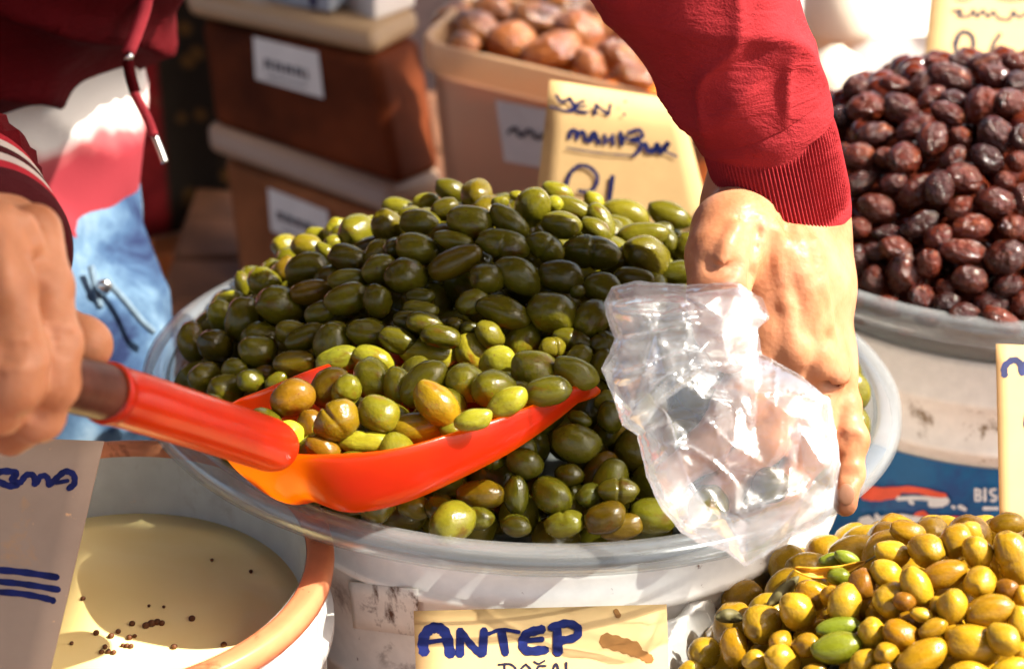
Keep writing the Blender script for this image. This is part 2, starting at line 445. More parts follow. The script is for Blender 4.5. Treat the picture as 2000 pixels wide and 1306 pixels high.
# unseen awnings, added to block zenith sky and to shade scoop hand and tubs
M['canvas'] = simple('shade_canvas', (.10, .035, .025), .85, .25, 5)
def awning(label, x0, x1, y0, y1, z):
    aw = thing('added_awning', label, 'added awning', ((x0 + x1) / 2, (y0 + y1) / 2, -.61)); vs, fs = [], []
    for j in range(13):
        for i in range(13):
            vs.append((x0 + (x1 - x0) * i / 12, y0 + (y1 - y0) * j / 12, z - .05 * math.sin(math.pi * i / 12) * math.sin(math.pi * j / 12)))
    for j in range(12):
        for i in range(12):
            a = j * 13 + i; fs.append((a, a + 1, a + 14, a + 13))
    o = mesh_obj('canvas', vs, fs, M['canvas'], aw); solidify(o, .003)
    for x, y in ((x0 + .05, y0 + .05), (x1 - .05, y0 + .05), (x0 + .05, y1 - .05), (x1 - .05, y1 - .05)):
        v_, f_ = tube([(x, y, -.61, .02), (x, y, z - .004, .02)], 12); mesh_obj('pole', v_, f_, M['pole'], aw)
M['pole'] = simple('pole_paint', (.3, .3, .3), .4)
awning('added unseen canvas awning that shades the scoop hand and blocks sky', -3.0, 1.45, -3.4, -.30, 2.30)
awning('added unseen canvas awning that shades the stacked tubs', -3.0, 1.66, .30, 3.2, 2.32)
# sunlit white cloth on the far stall
M['cloth_white'] = simple('white_cloth', (.80, .79, .76), .8, .05, 6)
fc = thing('far_stall', 'far stall covered with a sunlit white cloth at the top', 'stall', (1.6, 2.6, -.61))
o = grid_sheet('cloth', .30, 2.9, 1.43, 4.2, .03, 50, 50, M['cloth_white'], .02, 5.0)
o.parent = fc; o.location = -fc.location
o2 = grid_sheet('valance', .30, 2.9, -.6, .03, 0, 60, 10, M['cloth_white'])
for v in o2.data.vertices:
    x, z = v.co.x, v.co.y; v.co = Vector((x, 1.425 + .010 * math.sin(x * 26), z))
o2.parent = fc; o2.location = -fc.location
M['blush'] = simple('pale_bag', (.82, .74, .60), .6, .08, 20); M['orange_print'] = simple('orange_print', (.75, .10, .02), .5, .2, 40)
def lumpy_bag(name, label, cat, c, rx, ry, rz, mat, band=None):
    t = thing(name, label, cat, (c[0], c[1], c[2] - rz))
    vs, fs = lathe([(0.02, -1), (.75, -.98), (.98, -.6), (1, -.1), (.9, .4), (.7, .72), (.3, .9), (.12, 1.0)], 24)
    vs = [(c[0] + x * rx * (1 + .12 * noise.noise((x * 3, y * 3, z * 3))), c[1] + y * ry, c[2] + z * rz) for x, y, z in vs]
    mesh_obj('sack', vs, fs, mat, t)
    if band:
        vs, fs = lathe([(1.01, -.6), (1.03, -.1)], 24)
        mesh_obj('printed_band', [(c[0] + x * rx * 1.03, c[1] + y * ry * 1.03, c[2] + z * rz) for x, y, z in vs], fs, band, t)
p = P(1640, 22, 2.5); lumpy_bag('paper_sack', 'pale sack on the white cloth beside the sleeve at the top', 'sack', (p.x, p.y, .03 + .06), .05, .04, .06, M['blush'])
p = P(1625, 190, 2.0); lumpy_bag('snack_packet', 'cream packet with an orange red band beside the sleeve', 'packet', (p.x, p.y, p.z), .035, .03, .055, M['blush'], M['orange_print'])

# carpet hanging behind, and the bench below it
def carpet_mat():
    m, nt, out = new_mat('patterned_carpet'); c = coords(nt)
    sp = nt.nodes.new('ShaderNodeSeparateXYZ'); nt.links.new(c, sp.inputs[0])
    v = N(nt, 'ShaderNodeTexVoronoi', Scale=26); nt.links.new(c, v.inputs['Vector'])
    dots = ramp(nt, [(.12, (.10, .05, .012)), (.3, (.014, .010, .006))], v.outputs['Distance']).outputs[0]
    n = noise_tex(nt, c, 22, 3)
    red = ramp(nt, [(.4, (.13, .005, .007)), (.6, (.20, .01, .012)), (.72, (.13, .05, .03))], n).outputs[0]
    st = ramp(nt, [(.0, (0, 0, 0)), (.01, (1, 1, 1))], sp.outputs[0]); 
    mr = N(nt, 'ShaderNodeMapRange'); mr.inputs[1].default_value = -.004; mr.inputs[2].default_value = .004
    nt.links.new(sp.outputs[0], mr.inputs[0])
    pbsdf(nt, out, None, .95, mixc(nt, red, dots, mr.outputs[0]), bump(nt, noise_tex(nt, c, 400, 3), .5, .002)); return m
M['carpet'] = carpet_mat()
ct = P(333, 455, 2.28)
vs, fs = [], []
for j in range(31):
    for i in range(41):
        x = -.55 + .62 * i / 40; z = .66 * j / 30
        vs.append((ct.x + x, ct.y + .012 * math.sin(x * 22) + .006 * math.sin(x * 55 + z * 4), ct.z + z))
for j in range(30):
    for i in range(40):
        a = j * 41 + i; fs.append((a, a + 1, a + 42, a + 41))
cp = mesh_obj('carpet', [Vector(v) - ct for v in vs], fs, M['carpet']); cp.location = ct; solidify(cp, .008)
tag(cp, 'dark red carpet with a black patterned border hanging behind the tubs', 'carpet')
M['bench'] = simple('orange_wood', (.34, .10, .025), .6, .25, 12)
bn = thing('wooden_bench', 'low orange brown wooden bench under the hanging carpet', 'bench', (ct.x, ct.y, -.61))
hexa('seat', axis_box(ct.x - .6, ct.x + .18, ct.y - .05, ct.y + .25, ct.z - .055, ct.z - .002), M['bench'], bn)
for x in (ct.x - .5, ct.x + .1):
    hexa('leg', axis_box(x - .03, x + .03, ct.y + .0, ct.y + .2, -.61, ct.z - .056), M['bench'], bn)

# ------------------------------------------------------------------ tubs at the back
def quad_pts(a, b, c): return [a, b, c, a + c - b]
def plane_hit(p0, p1, p2, off=.0008):
    n = (p1 - p0).cross(p2 - p0).normalized()
    if n.dot(p0 - CAM) > 0: n = -n
    def h(px, py, extra=0.0):
        r = RAY(px, py); t = (p0 - CAM).dot(n) / r.dot(n); return CAM + r * t + n * (off + extra)
    h.n = n; return h
def patch(name, hit, quad, mat, parent, nx=1, ny=1, extra=0.0):
    (a, b, c, d) = quad; vs, fs = [], []
    for j in range(ny + 1):
        for i in range(nx + 1):
            u, v = i / nx, j / ny
            vs.append(hit((a[0] * (1 - u) + b[0] * u) * (1 - v) + (d[0] * (1 - u) + c[0] * u) * v,
                          (a[1] * (1 - u) + b[1] * u) * (1 - v) + (d[1] * (1 - u) + c[1] * u) * v, extra))
    for j in range(ny):
        for i in range(nx):
            k = j * (nx + 1) + i; fs.append((k, k + nx + 1, k + nx + 2, k + 1))
    return mesh_obj(name, vs, fs, mat, parent)
def strokes(name, hit, lines, mat, parent, extra=0.0003):
    """hand lettering: each line is (width in picture pixels, [(px, py) ...])"""
    vs, fs = [], []
    for li, (wd, pts) in enumerate(lines):
        ex = extra + li * .00004
        if len(pts) == 1: pts = [pts[0], (pts[0][0] + 1, pts[0][1] + 1)]
        q = catmull(pts, 6) if len(pts) > 2 else [np.array(p, float) for p in (pts[0], ((pts[0][0] + pts[1][0]) / 2, (pts[0][1] + pts[1][1]) / 2), pts[1])]
        n = len(q); b0 = len(vs)
        L = [0]
        for i in range(1, n): L.append(L[-1] + np.linalg.norm(q[i] - q[i - 1]))
        t0 = q[0] - (q[1] - q[0]) / max(1e-6, np.linalg.norm(q[1] - q[0])) * wd * .35
        t1 = q[-1] + (q[-1] - q[-2]) / max(1e-6, np.linalg.norm(q[-1] - q[-2])) * wd * .35
        q = [t0] + list(q) + [t1]; n += 2
        for i in range(n):
            t = q[min(i + 1, n - 1)] - q[max(i - 1, 0)]; t = t / max(1e-6, np.linalg.norm(t)); s_ = np.array((-t[1], t[0]))
            hw = wd * .5 * (.45 if i in (0, n - 1) else 1.0) * (1 + .10 * math.sin(i * 1.7 + li))
            for k in (-1, 1):
                p = q[i] + s_ * hw * k; vs.append(hit(p[0], p[1], ex))
        for i in range(n - 1):
            a = b0 + i * 2; fs.append((a, a + 1, a + 3, a + 2))
    return mesh_obj(name, vs, fs, mat, parent, smooth=False)
def cr(ox, oy, s, lines):                 # strokes noted in an enlarged crop of the picture
    return [(wd / s, [(ox + x / s, oy + y / s) for x, y in pts]) for wd, pts in lines]

M['lid'] = film('tan_lid_plastic', (.50, .34, .19), .12, .35, .4, .25)
M['lid2'] = film('pink_lid_plastic', (.46, .31, .21), .12, .35, .4, .25)
M['tubwall'] = None
M['paste'] = simple('dark_red_tub', (.10, .022, .006), .7, .6, 9, .1, 30, Specular_IOR_Level=.08)
M['paste2'] = simple('brown_tub', (.27, .095, .035), .7, .35, 9, .1, 30, Specular_IOR_Level=.08)
def tub_stack(label, top, lidb, body_t, body_b, mat_c, mat_l, dep, lq, squig):
    dA, dB, dC = dep
    q = lambda t: quad_pts(P(*t[0], dA), P(*t[1], dB), P(*t[2], dC))
    base = q(body_b); ctr = (base[0] + base[2]) / 2
    t = thing('storage_tub', label, 'tub', ctr)
    bt = q(body_t)
    hexa('tub_wall', base + bt, mat_c, t, .012)
    lb, lt = q(lidb), q(top)
    hexa('lid', lb + lt, mat_l, t, .010)
    hit = plane_hit(base[0], base[1], bt[0], .002)
    lab = patch('paper_label', hit, lq, M['white'], t, 4, 3, .002)
    strokes('writing', hit, squig, M['ink_dark'], lab, .003)
    return t
tub_stack('lower brown tub with tan lid and white label, bottom of the stack', [(398, 238), (768, 366), (868, 330)], [(402, 296), (757, 424), (866, 384)],
          [(430, 306), (748, 426), (858, 388)], [(462, 540), (772, 672), (880, 630)], M['paste2'], M['lid2'], (2.05, 1.93, 2.01),
          [(528, 366), (645, 412), (652, 500), (535, 450)], [(3.5, [(548 + 9 * k, 412 + 3.6 * k), (551 + 9 * k, 428 + 3.6 * k)]) for k in range(9)] + [(3, [(552 + 18 * k, 414 + 7 * k), (560 + 18 * k, 430 + 7 * k)]) for k in range(4)] + [(3, [(560, 450), (625, 474)])])
tub_stack('upper tub of dark paste with tan lid and white label', [(352, -22), (728, 62), (822, 18)], [(364, 32), (735, 112), (820, 66)],
          [(386, 40), (732, 114), (826, 72)], [(416, 248), (780, 366), (866, 332)], M['paste'], M['lid'], (2.05, 1.93, 2.01),
          [(499, 72), (626, 103), (637, 193), (504, 155)], [(3.5, [(524 + 10 * k, 116 + 2.7 * k), (526 + 10 * k, 134 + 2.7 * k)]) for k in range(9)] + [(3, [(528 + 20 * k, 118 + 5 * k), (536 + 20 * k, 135 + 5 * k)]) for k in range(4)] + [(3, [(530, 150), (604, 170)])])
M['carton_grey'] = simple('grey_carton', (.34, .38, .42), .6, .1, 20); M['carton_white'] = simple('white_carton', (.66, .63, .60), .6, .06, 20)
def carton(name, label, a, b, c, ht, mat, d=(2.03, 1.97, 2.01), band=None):
    q = quad_pts(P(*a, d[0]), P(*b, d[1]), P(*c, d[2]))
    t = thing(name, label, 'carton', sum(q, Vector()) / 4)
    top = [v + Vector((0, 0, ht)) for v in q]
    hexa('box', q + top, mat, t, .003)
    if band:
        f = plane_hit(q[0], q[1], top[0], .001)
        patch('side_print', f, band, M['ink'], t)
carton('small_carton', 'grey blue carton standing on the dark tub lid', (520, 5), (646, 26), (690, -2), .12, M['carton_grey'], band=[(604, -20), (618, -17), (620, 14), (606, 12)])
carton('small_carton', 'white carton standing on the dark tub lid', (655, 26), (732, 42), (812, 12), .12, M['carton_white'])

# open tub of fruit
M['syrup'] = simple('orange_syrup', (.62, .16, .02), .12, .2, 16, .2, 40)
M['fruit'] = olive_mat('candied_fruit', [(0, (.17, .045, .007)), (.5, (.26, .075, .009)), (1, (.07, .018, .005))], (.40, .14, .022), .5, .75, .10, 3, .5, spec=.7)
zr = P(812, 78, 1.80).z
A, B, D = Pz(812, 78, zr), Pz(1440, 222, zr), Pz(915, -22, zr); Cc = B + D - A
tb = thing('open_tub', 'open translucent tub of candied fruit behind the tan price card', 'tub', (A + Cc) / 2 - Vector((0, 0, .26)))
def ring_rect(s, z, cs=(A, B, Cc, D)):
    m = sum(cs, Vector()) / 4; return [m + (v - m) * s + Vector((0, 0, z)) for v in cs]
def rounded_loop(cs, rad, n=5):
    out = []
    for i in range(4):
        p = cs[i]; a = (cs[i - 1] - p).normalized(); b = (cs[(i + 1) % 4] - p).normalized()
        for k in range(n + 1):
            t = k / n; out.append((p + a * rad) * (1 - t) ** 2 + p * 2 * t * (1 - t) + (p + b * rad) * t * t)
    return out
loops = [rounded_loop(ring_rect(s, z), .03) for s, z in ((1, -.028), (1.0, -.002), (.985, 0), (.955, 0), (.945, -.004), (.94, -.05), (.84, -.25), (.80, -.258), (.3, -.26))]
n_ = len(loops[0]); vs = [p for l in loops for p in l]
fs = [(i * n_ + k, i * n_ + (k + 1) % n_, (i + 1) * n_ + (k + 1) % n_, (i + 1) * n_ + k) for i in range(len(loops) - 1) for k in range(n_)]
mesh_obj('tub_wall', vs, fs, film('peach_tub_plastic', (.66, .44, .26), .35, .45, .3, .25), tb)
l1 = rounded_loop(ring_rect(.93, -.03), .03); l2 = rounded_loop(ring_rect(.83, -.245), .03)
vs = l1 + l2; fs = [tuple(range(n_)), tuple(reversed(range(n_, 2 * n_)))] + [(k, n_ + k, n_ + (k + 1) % n_, (k + 1) % n_) for k in range(n_)]
mesh_obj('syrup', vs, fs, M['syrup'], tb)
hit = plane_hit(ring_rect(.94, -.05)[0], ring_rect(.94, -.05)[1], ring_rect(.84, -.25)[0], .004)
lab = patch('paper_label', hit, [(972, 192), (1090, 215), (1090, 330), (990, 312)], M['white'], tb, 4, 3)
strokes('writing', hit, [(7, [(1000, 255), (1012, 246), (1025, 262), (1040, 250), (1056, 266), (1070, 258)])], M['ink_dark'], lab, .002)

# ------------------------------------------------------------------ buckets and bowls
GB = Vector((.022, -.005, 0.0))
bk = thing('white_bucket', 'dirty white plastic bucket under the bowl of green olives', 'bucket', GB)
lathe_obj('bucket_wall', [(.130, .010), (.158, .302), (.161, .3155), (.164, .316), (.1660, .312), (.1668, .297), (.1698, .2965), (.1700, .292), (.1668, .2895), (.1668, .276),
    (.1645, .2725), (.1625, .258), (.1605, .225), (.1630, .2235), (.1630, .2185), (.1600, .217), (.148, .01), (.144, .0), (.0, .0)], M['bucket'], bk, GB, 160)
def cyl_hit(c, r, off=.0006):
    def h(px, py, extra=0.0):
        R = RAY(px, py); o = CAM - Vector((c.x, c.y, 0)); rr = r + off + extra
        a = R.x ** 2 + R.y ** 2; b = 2 * (o.x * R.x + o.y * R.y); cc = o.x ** 2 + o.y ** 2 - rr * rr
        t = (-b - math.sqrt(max(0, b * b - 4 * a * cc))) / (2 * a); return CAM + R * t
    return h
gh = cyl_hit(GB, .1700)
M['tape'] = stained('peeling_tape', (.82, .76, .69), (.10, .045, .025), 50, .50, .60, .5)
o = patch('peeling_label', gh, [(680, 1136), (815, 1152), (815, 1242), (690, 1226)], M['tape'], bk, 14, 4); solidify(o, .0012)
BC = Vector((.006, 0.0, .338))
bo = thing('plastic_bowl', 'wide clear plastic bowl heaped with green olives', 'bowl', BC)
bo.rotation_euler = (-math.radians(4.0), math.radians(2.6), 0)
def local_lathe(name, prof, mat, parent, seg=128):
    v, f = lathe(prof, seg); me = mesh_obj(name, v, f, mat, None); me.parent = parent; return me
o = local_lathe('bowl_wall', [(.199, -.002), (.190, -.010), (.176, -.018), (.1625, -.027), (.156, -.045), (.145, -.065), (.120, -.080), (.10, -.083), (.0, -.084)], M['clear'], bo); solidify(o, .0016)
o = local_lathe('rim', [(.199, -.003), (.2005, .0008), (.2035, .0016), (.2085, .0010), (.2118, -.0008), (.2124, -.006), (.2108, -.0085), (.2095, -.006)], M['clear_rim'], bo); solidify(o, .0014)
KB = Vector((.336, .256, 0))
kb = thing('white_bucket', 'white bucket with blue fish print under the black olives', 'bucket', KB)
lathe_obj('bucket_wall', [(.13, .01), (.158, .277), (.161, .288), (.164, .288), (.166, .284), (.166, .264), (.168, .261), (.168, .257), (.165, .254), (.164, .227), (.166, .2255), (.166, .2205), (.1625, .219),
    (.160, .15), (.153, .01), (.149, 0), (0, 0)], M['bucket2'], kb, KB, 160)
M['blue'] = stained('blue_print', (.012, .12, .30), (.02, .07, .22), 30, .5, .62, .35)
M['redprint'] = simple('red_print', (.72, .10, .05), .4, .25, 50); M['whiteprint'] = simple('white_print', (.66, .68, .70), .4, .1, 50)
kh = cyl_hit(KB, .1628)
bl = lathe_obj('blue_band', [(.1632, .212), (.1622, .17), (.1612, .115)], M['blue'], kb, KB, 128)
# fish-like swooshes and letters printed on the band
kk = lambda wd, pts: (wd / 2.6125, [(1600 + x / 2.6125, 600 + y / 2.6125) for x, y in pts])
strokes('red_print', kh, [kk(34, [(215, 925), (330, 935), (480, 930), (640, 965)]), kk(44, [(230, 960), (300, 965), (400, 948)]), kk(26, [(490, 1065), (530, 1050), (560, 1080)]), kk(24, [(600, 1075), (700, 1078), (790, 1085)])], M['redprint'], bl, .0006)
strokes('white_print', kh, [kk(22, [(400, 975), (520, 972), (640, 985)]), kk(40, [(570, 1000), (620, 998), (650, 985)]), kk(34, [(300, 1085), (420, 1072), (560, 1092), (700, 1098)]), kk(24, [(290, 1060), (310, 1085)]),
    kk(16, [(460, 990), (480, 1000)]), kk(16, [(680, 1015), (690, 1022)]), kk(22, [(715, 1015), (745, 1030)]), kk(18, [(840, 1025), (910, 1025)]), kk(100, [(240, 1100), (265, 1180)]), kk(30, [(560, 1130), (590, 1135)])], M['whiteprint'], bl, .0010)
strokes('letters', kh, [kk(13, [(798, 925), (798, 985)]), kk(12, [(800, 928), (822, 935), (816, 953), (800, 955), (824, 964), (820, 982), (800, 984)]), kk(16, [(846, 925), (846, 985)]), kk(14, [(900, 928), (875, 934), (880, 956), (902, 964), (896, 984), (876, 984)]), kk(14, [(926, 925), (926, 985)])], M['whiteprint'], bl, .0016)
KC = Vector((.336, .256, .329))
bo2 = thing('plastic_bowl', 'clear plastic bowl heaped with black olives', 'bowl', KC)
o = local_lathe('bowl_wall', [(.186, -.002), (.181, -.012), (.171, -.028), (.160, -.044), (.148, -.062), (.11, -.075), (0, -.08)], M['clear'], bo2); solidify(o, .0016)
o = local_lathe('rim', [(.186, -.003), (.188, .0012), (.193, .0012), (.1965, -.0006), (.197, -.010), (.195, -.013)], M['clear_rim'], bo2); solidify(o, .0014)
# brine bucket
RB = Vector((-.2026, -.1712, 0))
rb = thing('brine_bucket', 'bucket of yellowish brine with floating peppercorns and orange rim', 'bucket', RB)
M['orange_rim'] = stained('orange_stained_rim', (.80, .30, .14), (.26, .05, .02), 36, .55, .66, .3, translucent=.35)
M['inner_wall'] = stained('cloudy_wall', (.56, .59, .58), (.36, .33, .30), 26, .5, .68, .35, translucent=.25)
def bs(prof): return [(r * .95, z + .0183 if z > .1 else z) for r, z in prof]
lathe_obj('bucket_wall', bs([(.1135, .300), (.1165, .296), (.1150, .27), (.1185, .268), (.1185, .262), (.1140, .26), (.110, .13), (.104, .01), (.1, 0), (0, 0)]), M['bucket3'], rb, RB)
lathe_obj('inner_wall', bs([(.1055, .3050), (.1052, .299), (.1025, .27), (.099, .22), (.09, .06), (.0, .05)]), M['inner_wall'], rb, RB)
lathe_obj('rim', bs([(.1058, .3045), (.1075, .3070), (.1100, .3074), (.1130, .3080), (.1170, .3085), (.1195, .3074), (.1203, .302), (.1195, .297), (.1172, .2965)]), M['orange_rim'], rb, RB)
def brine_mat():
    m, nt, out = new_mat('brine'); c = coords(nt)
    n = noise_tex(nt, c, 9, 4, .5, .6)
    col = ramp(nt, [(.3, (.88, .66, .26)), (.55, (.93, .76, .36)), (.75, (.94, .82, .48))], n).outputs[0]
    pbsdf(nt, out, None, .09, col, bump(nt, noise_tex(nt, c, 25, 2), .06, .002), Specular_IOR_Level=.5); return m
lathe_obj('brine', [(.0, .288), (.05, .288), (.085, .288), (.0978, .2888), (.0975, .284), (.084, .07), (.0, .06)], brine_mat(), rb, RB)
M['pepper'] = simple('peppercorn', (.10, .035, .012), .5, .3, 300)
def ball(r, sq=(1, 1, 1), seg=10, ring=7, wob=.12, seed=0):
    vs, fs = lathe([(math.sin(math.pi * i / ring) + 1e-4, -math.cos(math.pi * i / ring)) for i in range(ring + 1)], seg)
    vs = [Vector((x * r * sq[0], y * r * sq[1], z * r * sq[2])) * (1 + wob * noise.noise((x * 2 + seed, y * 2, z * 2))) for x, y, z in vs]
    return vs, fs
pv, pf = ball(1.0); pm = bpy.data.meshes.new('peppercorn'); pm.from_pydata([tuple(v) for v in pv], [], pf); pm.materials.append(M['pepper'])
pm.polygons.foreach_set('use_smooth', [True] * len(pm.polygons))
for px, py, r in [(162, 1168, 5), (188, 1235, 6), (217, 1241, 6), (231, 1232, 5), (258, 1217, 6), (253, 1244, 6), (263, 1241, 4), (285, 1221, 7), (296, 1217, 8), (307, 1214, 7), (316, 1216, 6), (340, 1262, 6), (375, 1207, 6.5),
                  (437, 1258, 6), (140, 1255, 4), (205, 1262, 5), (198, 1272, 5), (212, 1271, 5), (222, 1273, 5), (240, 1259, 4), (248, 1260, 5), (256, 1261, 5), (414, 1093, 3.5), (320, 1184, 3), (291, 1182, 3), (490, 1115, 4)]:
    o = bpy.data.objects.new('peppercorn', pm); link(o); p = Pz(px, py, .2888); o.location = p; o.scale = [S(r, 1.04)] * 3
    tag(o, 'small brown peppercorn floating on the yellowish brine', 'peppercorn', 'peppercorns in the brine')
# bowl of yellow olives with its film liner
YB = Vector((.2125, -.232, .286))
yb = thing('plastic_bowl', 'bowl lined with white film holding yellow olives', 'bowl', YB)
o = local_lathe('bowl_wall', [(.139, -.004), (.134, -.04), (.12, -.09), (.095, -.13), (.0, -.135)], M['clear_rim'], yb); solidify(o, .002)
vs, fs = [], []
prof = [(.105, -.05), (.125, -.022), (.137, -.002), (.1405, .004), (.1445, .0035), (.148, -.004), (.1505, -.02), (.153, -.045), (.155, -.07)]
for i, (r, z) in enumerate(prof):
    for k in range(160):
        a = 2 * math.pi * k / 160
        w_ = .004 * i / 8 * math.sin(9 * a + i * .3) + .0045 * noise.noise((math.cos(a) * 6, math.sin(a) * 6, i * .35)) + .002 * math.sin(31 * a + i)
        vs.append(((r + w_) * math.cos(a), (r + w_) * math.sin(a), z + .006 * noise.noise((math.cos(a) * 4, math.sin(a) * 4, 3 + i * .3)) * (i > 3)))
for i in range(len(prof) - 1):
    for k in range(160): fs.append((i * 160 + k, i * 160 + (k + 1) % 160, (i + 1) * 160 + (k + 1) % 160, (i + 1) * 160 + k))
o = mesh_obj('film_liner', vs, fs, M['liner']); o.parent = yb
yk = thing('bucket', 'bucket under the bowl of yellow olives', 'bucket', (YB.x, YB.y, 0))
lathe_obj('bucket_wall', [(.12, .255), (.124, .262), (.127, .262), (.128, .255), (.125, .24), (.115, .01), (.11, 0), (0, 0)], M['bucket3'], yk, (YB.x, YB.y, 0))

# ------------------------------------------------------------------ price cards
def card(label, corners, mat, bend=None, nx=8, ny=10):
    """corners: four (px, py, depth) in order tl, tr, br, bl; a thin card with real thickness"""
    c = [P(*q) for q in corners]
    pn = (c[1] - c[0]).cross(c[3] - c[0]); r2 = RAY(*corners[2][:2]); c[2] = CAM + r2 * ((c[0] - CAM).dot(pn) / r2.dot(pn))
    t = thing('price_card', label, 'price card', (c[2] + c[3]) / 2)
    nrm = (c[1] - c[0]).cross(c[3] - c[0]).normalized()
    if nrm.dot(c[0] - CAM) > 0: nrm = -nrm
    vs, fs = [], []
    for j in range(ny + 1):
        for i in range(nx + 1):
            u, v = i / nx, j / ny
            p = (c[0] * (1 - u) + c[1] * u) * (1 - v) + (c[3] * (1 - u) + c[2] * u) * v
            if bend: p = p + nrm * bend(u, v)
            vs.append(p)
    for j in range(ny):
        for i in range(nx):
            k = j * (nx + 1) + i; fs.append((k, k + nx + 1, k + nx + 2, k + 1))
    o = mesh_obj('card', vs, fs, mat, t); solidify(o, .0012, 0)
    return t, plane_hit(c[0], c[1], c[3], .0005)
t, h = card('tan card lettered ANTEP on the front of the dirty bucket', [(808, 1194, .985), (1302, 1181, .985), (1312, 1460, .915), (818, 1470, .915)], M['paper'])
strokes('lettering', h, cr(560, 950, 2.381, [
    (50, [(640, 775), (635, 715), (665, 668), (710, 662), (742, 695), (762, 785)]), (22, [(655, 728), (735, 716)]),
    (40, [(808, 674), (806, 786)]), (34, [(808, 676), (860, 742), (905, 786)]), (38, [(918, 672), (912, 784)]),
    (38, [(1000, 682), (1018, 780)]), (17, [(938, 690), (1000, 670), (1082, 682)]),
    (42, [(1190, 668), (1120, 688), (1098, 730), (1118, 768), (1205, 765)]), (26, [(1115, 722), (1190, 715)]),
    (44, [(1258, 668), (1262, 780)]), (38, [(1228, 662), (1300, 642), (1352, 662), (1345, 705), (1275, 722)])]), M['ink'], t)
strokes('small_lettering', h, cr(560, 950, 2.381, [
    (11, [(1012, 832), (1016, 890)]), (11, [(985, 832), (1040, 830), (1065, 858), (1020, 890)]), (11, [(1112, 830), (1090, 855), (1112, 885), (1136, 858), (1112, 830)]),
    (11, [(1205, 838), (1170, 842), (1165, 880), (1205, 880), (1206, 862)]), (9, [(1150, 818), (1172, 828), (1200, 814)]), (11, [(1228, 890), (1252, 828), (1274, 890)]), (9, [(1234, 866), (1268, 864)]), (12, [(1300, 824), (1302, 888)])]), M['ink_dark'], t)
M['brownstain'] = simple('brown_tape', (.20, .09, .025), .6, .35, 60)
strokes('brown_stain', h, cr(560, 950, 2.381, [(70, [(1480, 718), (1560, 740), (1625, 762)]), (44, [(1600, 760), (1660, 790), (1690, 808)]), (26, [(1530, 582), (1543, 606)])]), M['brownstain'], t)
t, h = card('tan card lettered YENi behind the green olive heap', [(1073, 160, 1.36), (1330, 200, 1.36), (1402, 480, 1.385), (1040, 455, 1.385)], M['paper'],
            bend=lambda u, v: -.010 * max(0, (.14 - v) / .14) ** 1.5)
strokes('lettering', h, cr(800, 0, 2.902, [
    (20, [(832, 540), (858, 576), (905, 562)]), (24, [(905, 555), (935, 612), (905, 628)]), (14, [(930, 622), (890, 628), (798, 604)]),
    (18, [(990, 572), (950, 590), (948, 630), (1010, 636)]), (14, [(955, 606), (1000, 600)]), (20, [(1050, 648), (1058, 590)]), (16, [(1060, 596), (1122, 648)]), (20, [(1126, 650), (1138, 592)]), (18, [(1220, 574)]), (20, [(1215, 645)]),
    (24, [(905, 782), (915, 742), (945, 745), (950, 786)]), (24, [(952, 756), (985, 748), (998, 796)]), (24, [(1018, 804), (1045, 750), (1075, 812)]), (16, [(1030, 786), (1066, 786)]), (20, [(1105, 762), (1108, 815)]), (20, [(1150, 762), (1155, 820)]), (16, [(1108, 790), (1152, 790)]),
    (26, [(1195, 750), (1205, 820)]), (20, [(1200, 788), (1235, 782)]), (22, [(1240, 750), (1300, 735), (1318, 775), (1250, 790), (1308, 805), (1302, 850), (1270, 880)]), (10, [(1270, 880), (1100, 868), (890, 838)]),
    (30, [(1335, 812), (1352, 850), (1392, 850), (1402, 815), (1420, 860), (1468, 805), (1440, 850)]), (12, [(1440, 855), (1515, 885)]),
    (22, [(888, 1050), (912, 980), (960, 938), (1022, 948), (1064, 1000), (1050, 1060), (1012, 1086), (960, 1080)]), (26, [(1150, 998), (1130, 1150)])]), M['ink'], t)
t, h = card('pale card lettered BMA at the edge above the brine', [(-190, 846, .955), (203, 862, .955), (82, 1380, .895), (-330, 1370, .895)], M['paper_pale'])
strokes('lettering', h, cr(0, 800, 2.581, [
    (34, [(-40, 330), (20, 312), (85, 322), (62, 352), (92, 375), (50, 386), (-10, 362)]), (32, [(105, 370), (135, 332), (172, 336), (178, 380)]), (30, [(188, 372), (205, 340), (238, 340), (250, 385)]),
    (32, [(250, 382), (290, 345), (332, 314), (372, 330), (376, 375), (348, 400)]), (20, [(282, 372), (345, 360)]),
    ]), M['ink'], t)
for ln in ((34, [(-60, 806), (100, 818), (290, 846)]), (32, [(-60, 862), (120, 880), (297, 908)]), (32, [(-60, 915), (120, 930), (250, 956), (272, 966)])): strokes('underline', h, cr(0, 800, 2.581, [ln]), M['ink'], t)
t, h = card('tan card at the edge in front of the blue printed bucket', [(1945, 672, 1.09), (2130, 680, 1.09), (2130, 1040, 1.05), (1953, 1030, 1.05)], M['paper'])
strokes('lettering', h, cr(1600, 600, 2.6125, [(34, [(945, 350), (945, 305), (985, 272), (1020, 285), (1035, 340)]), (34, [(1035, 320), (1070, 275), (1110, 290), (1120, 350)]), (20, [(1060, 530), (1050, 600), (1075, 640)])]), M['ink'], t)
t, h = card('tan card with dark handwriting above the black olives', [(1822, -60, 1.56), (2160, -40, 1.56), (2150, 200, 1.5), (1800, 170, 1.5)], M['paper'])
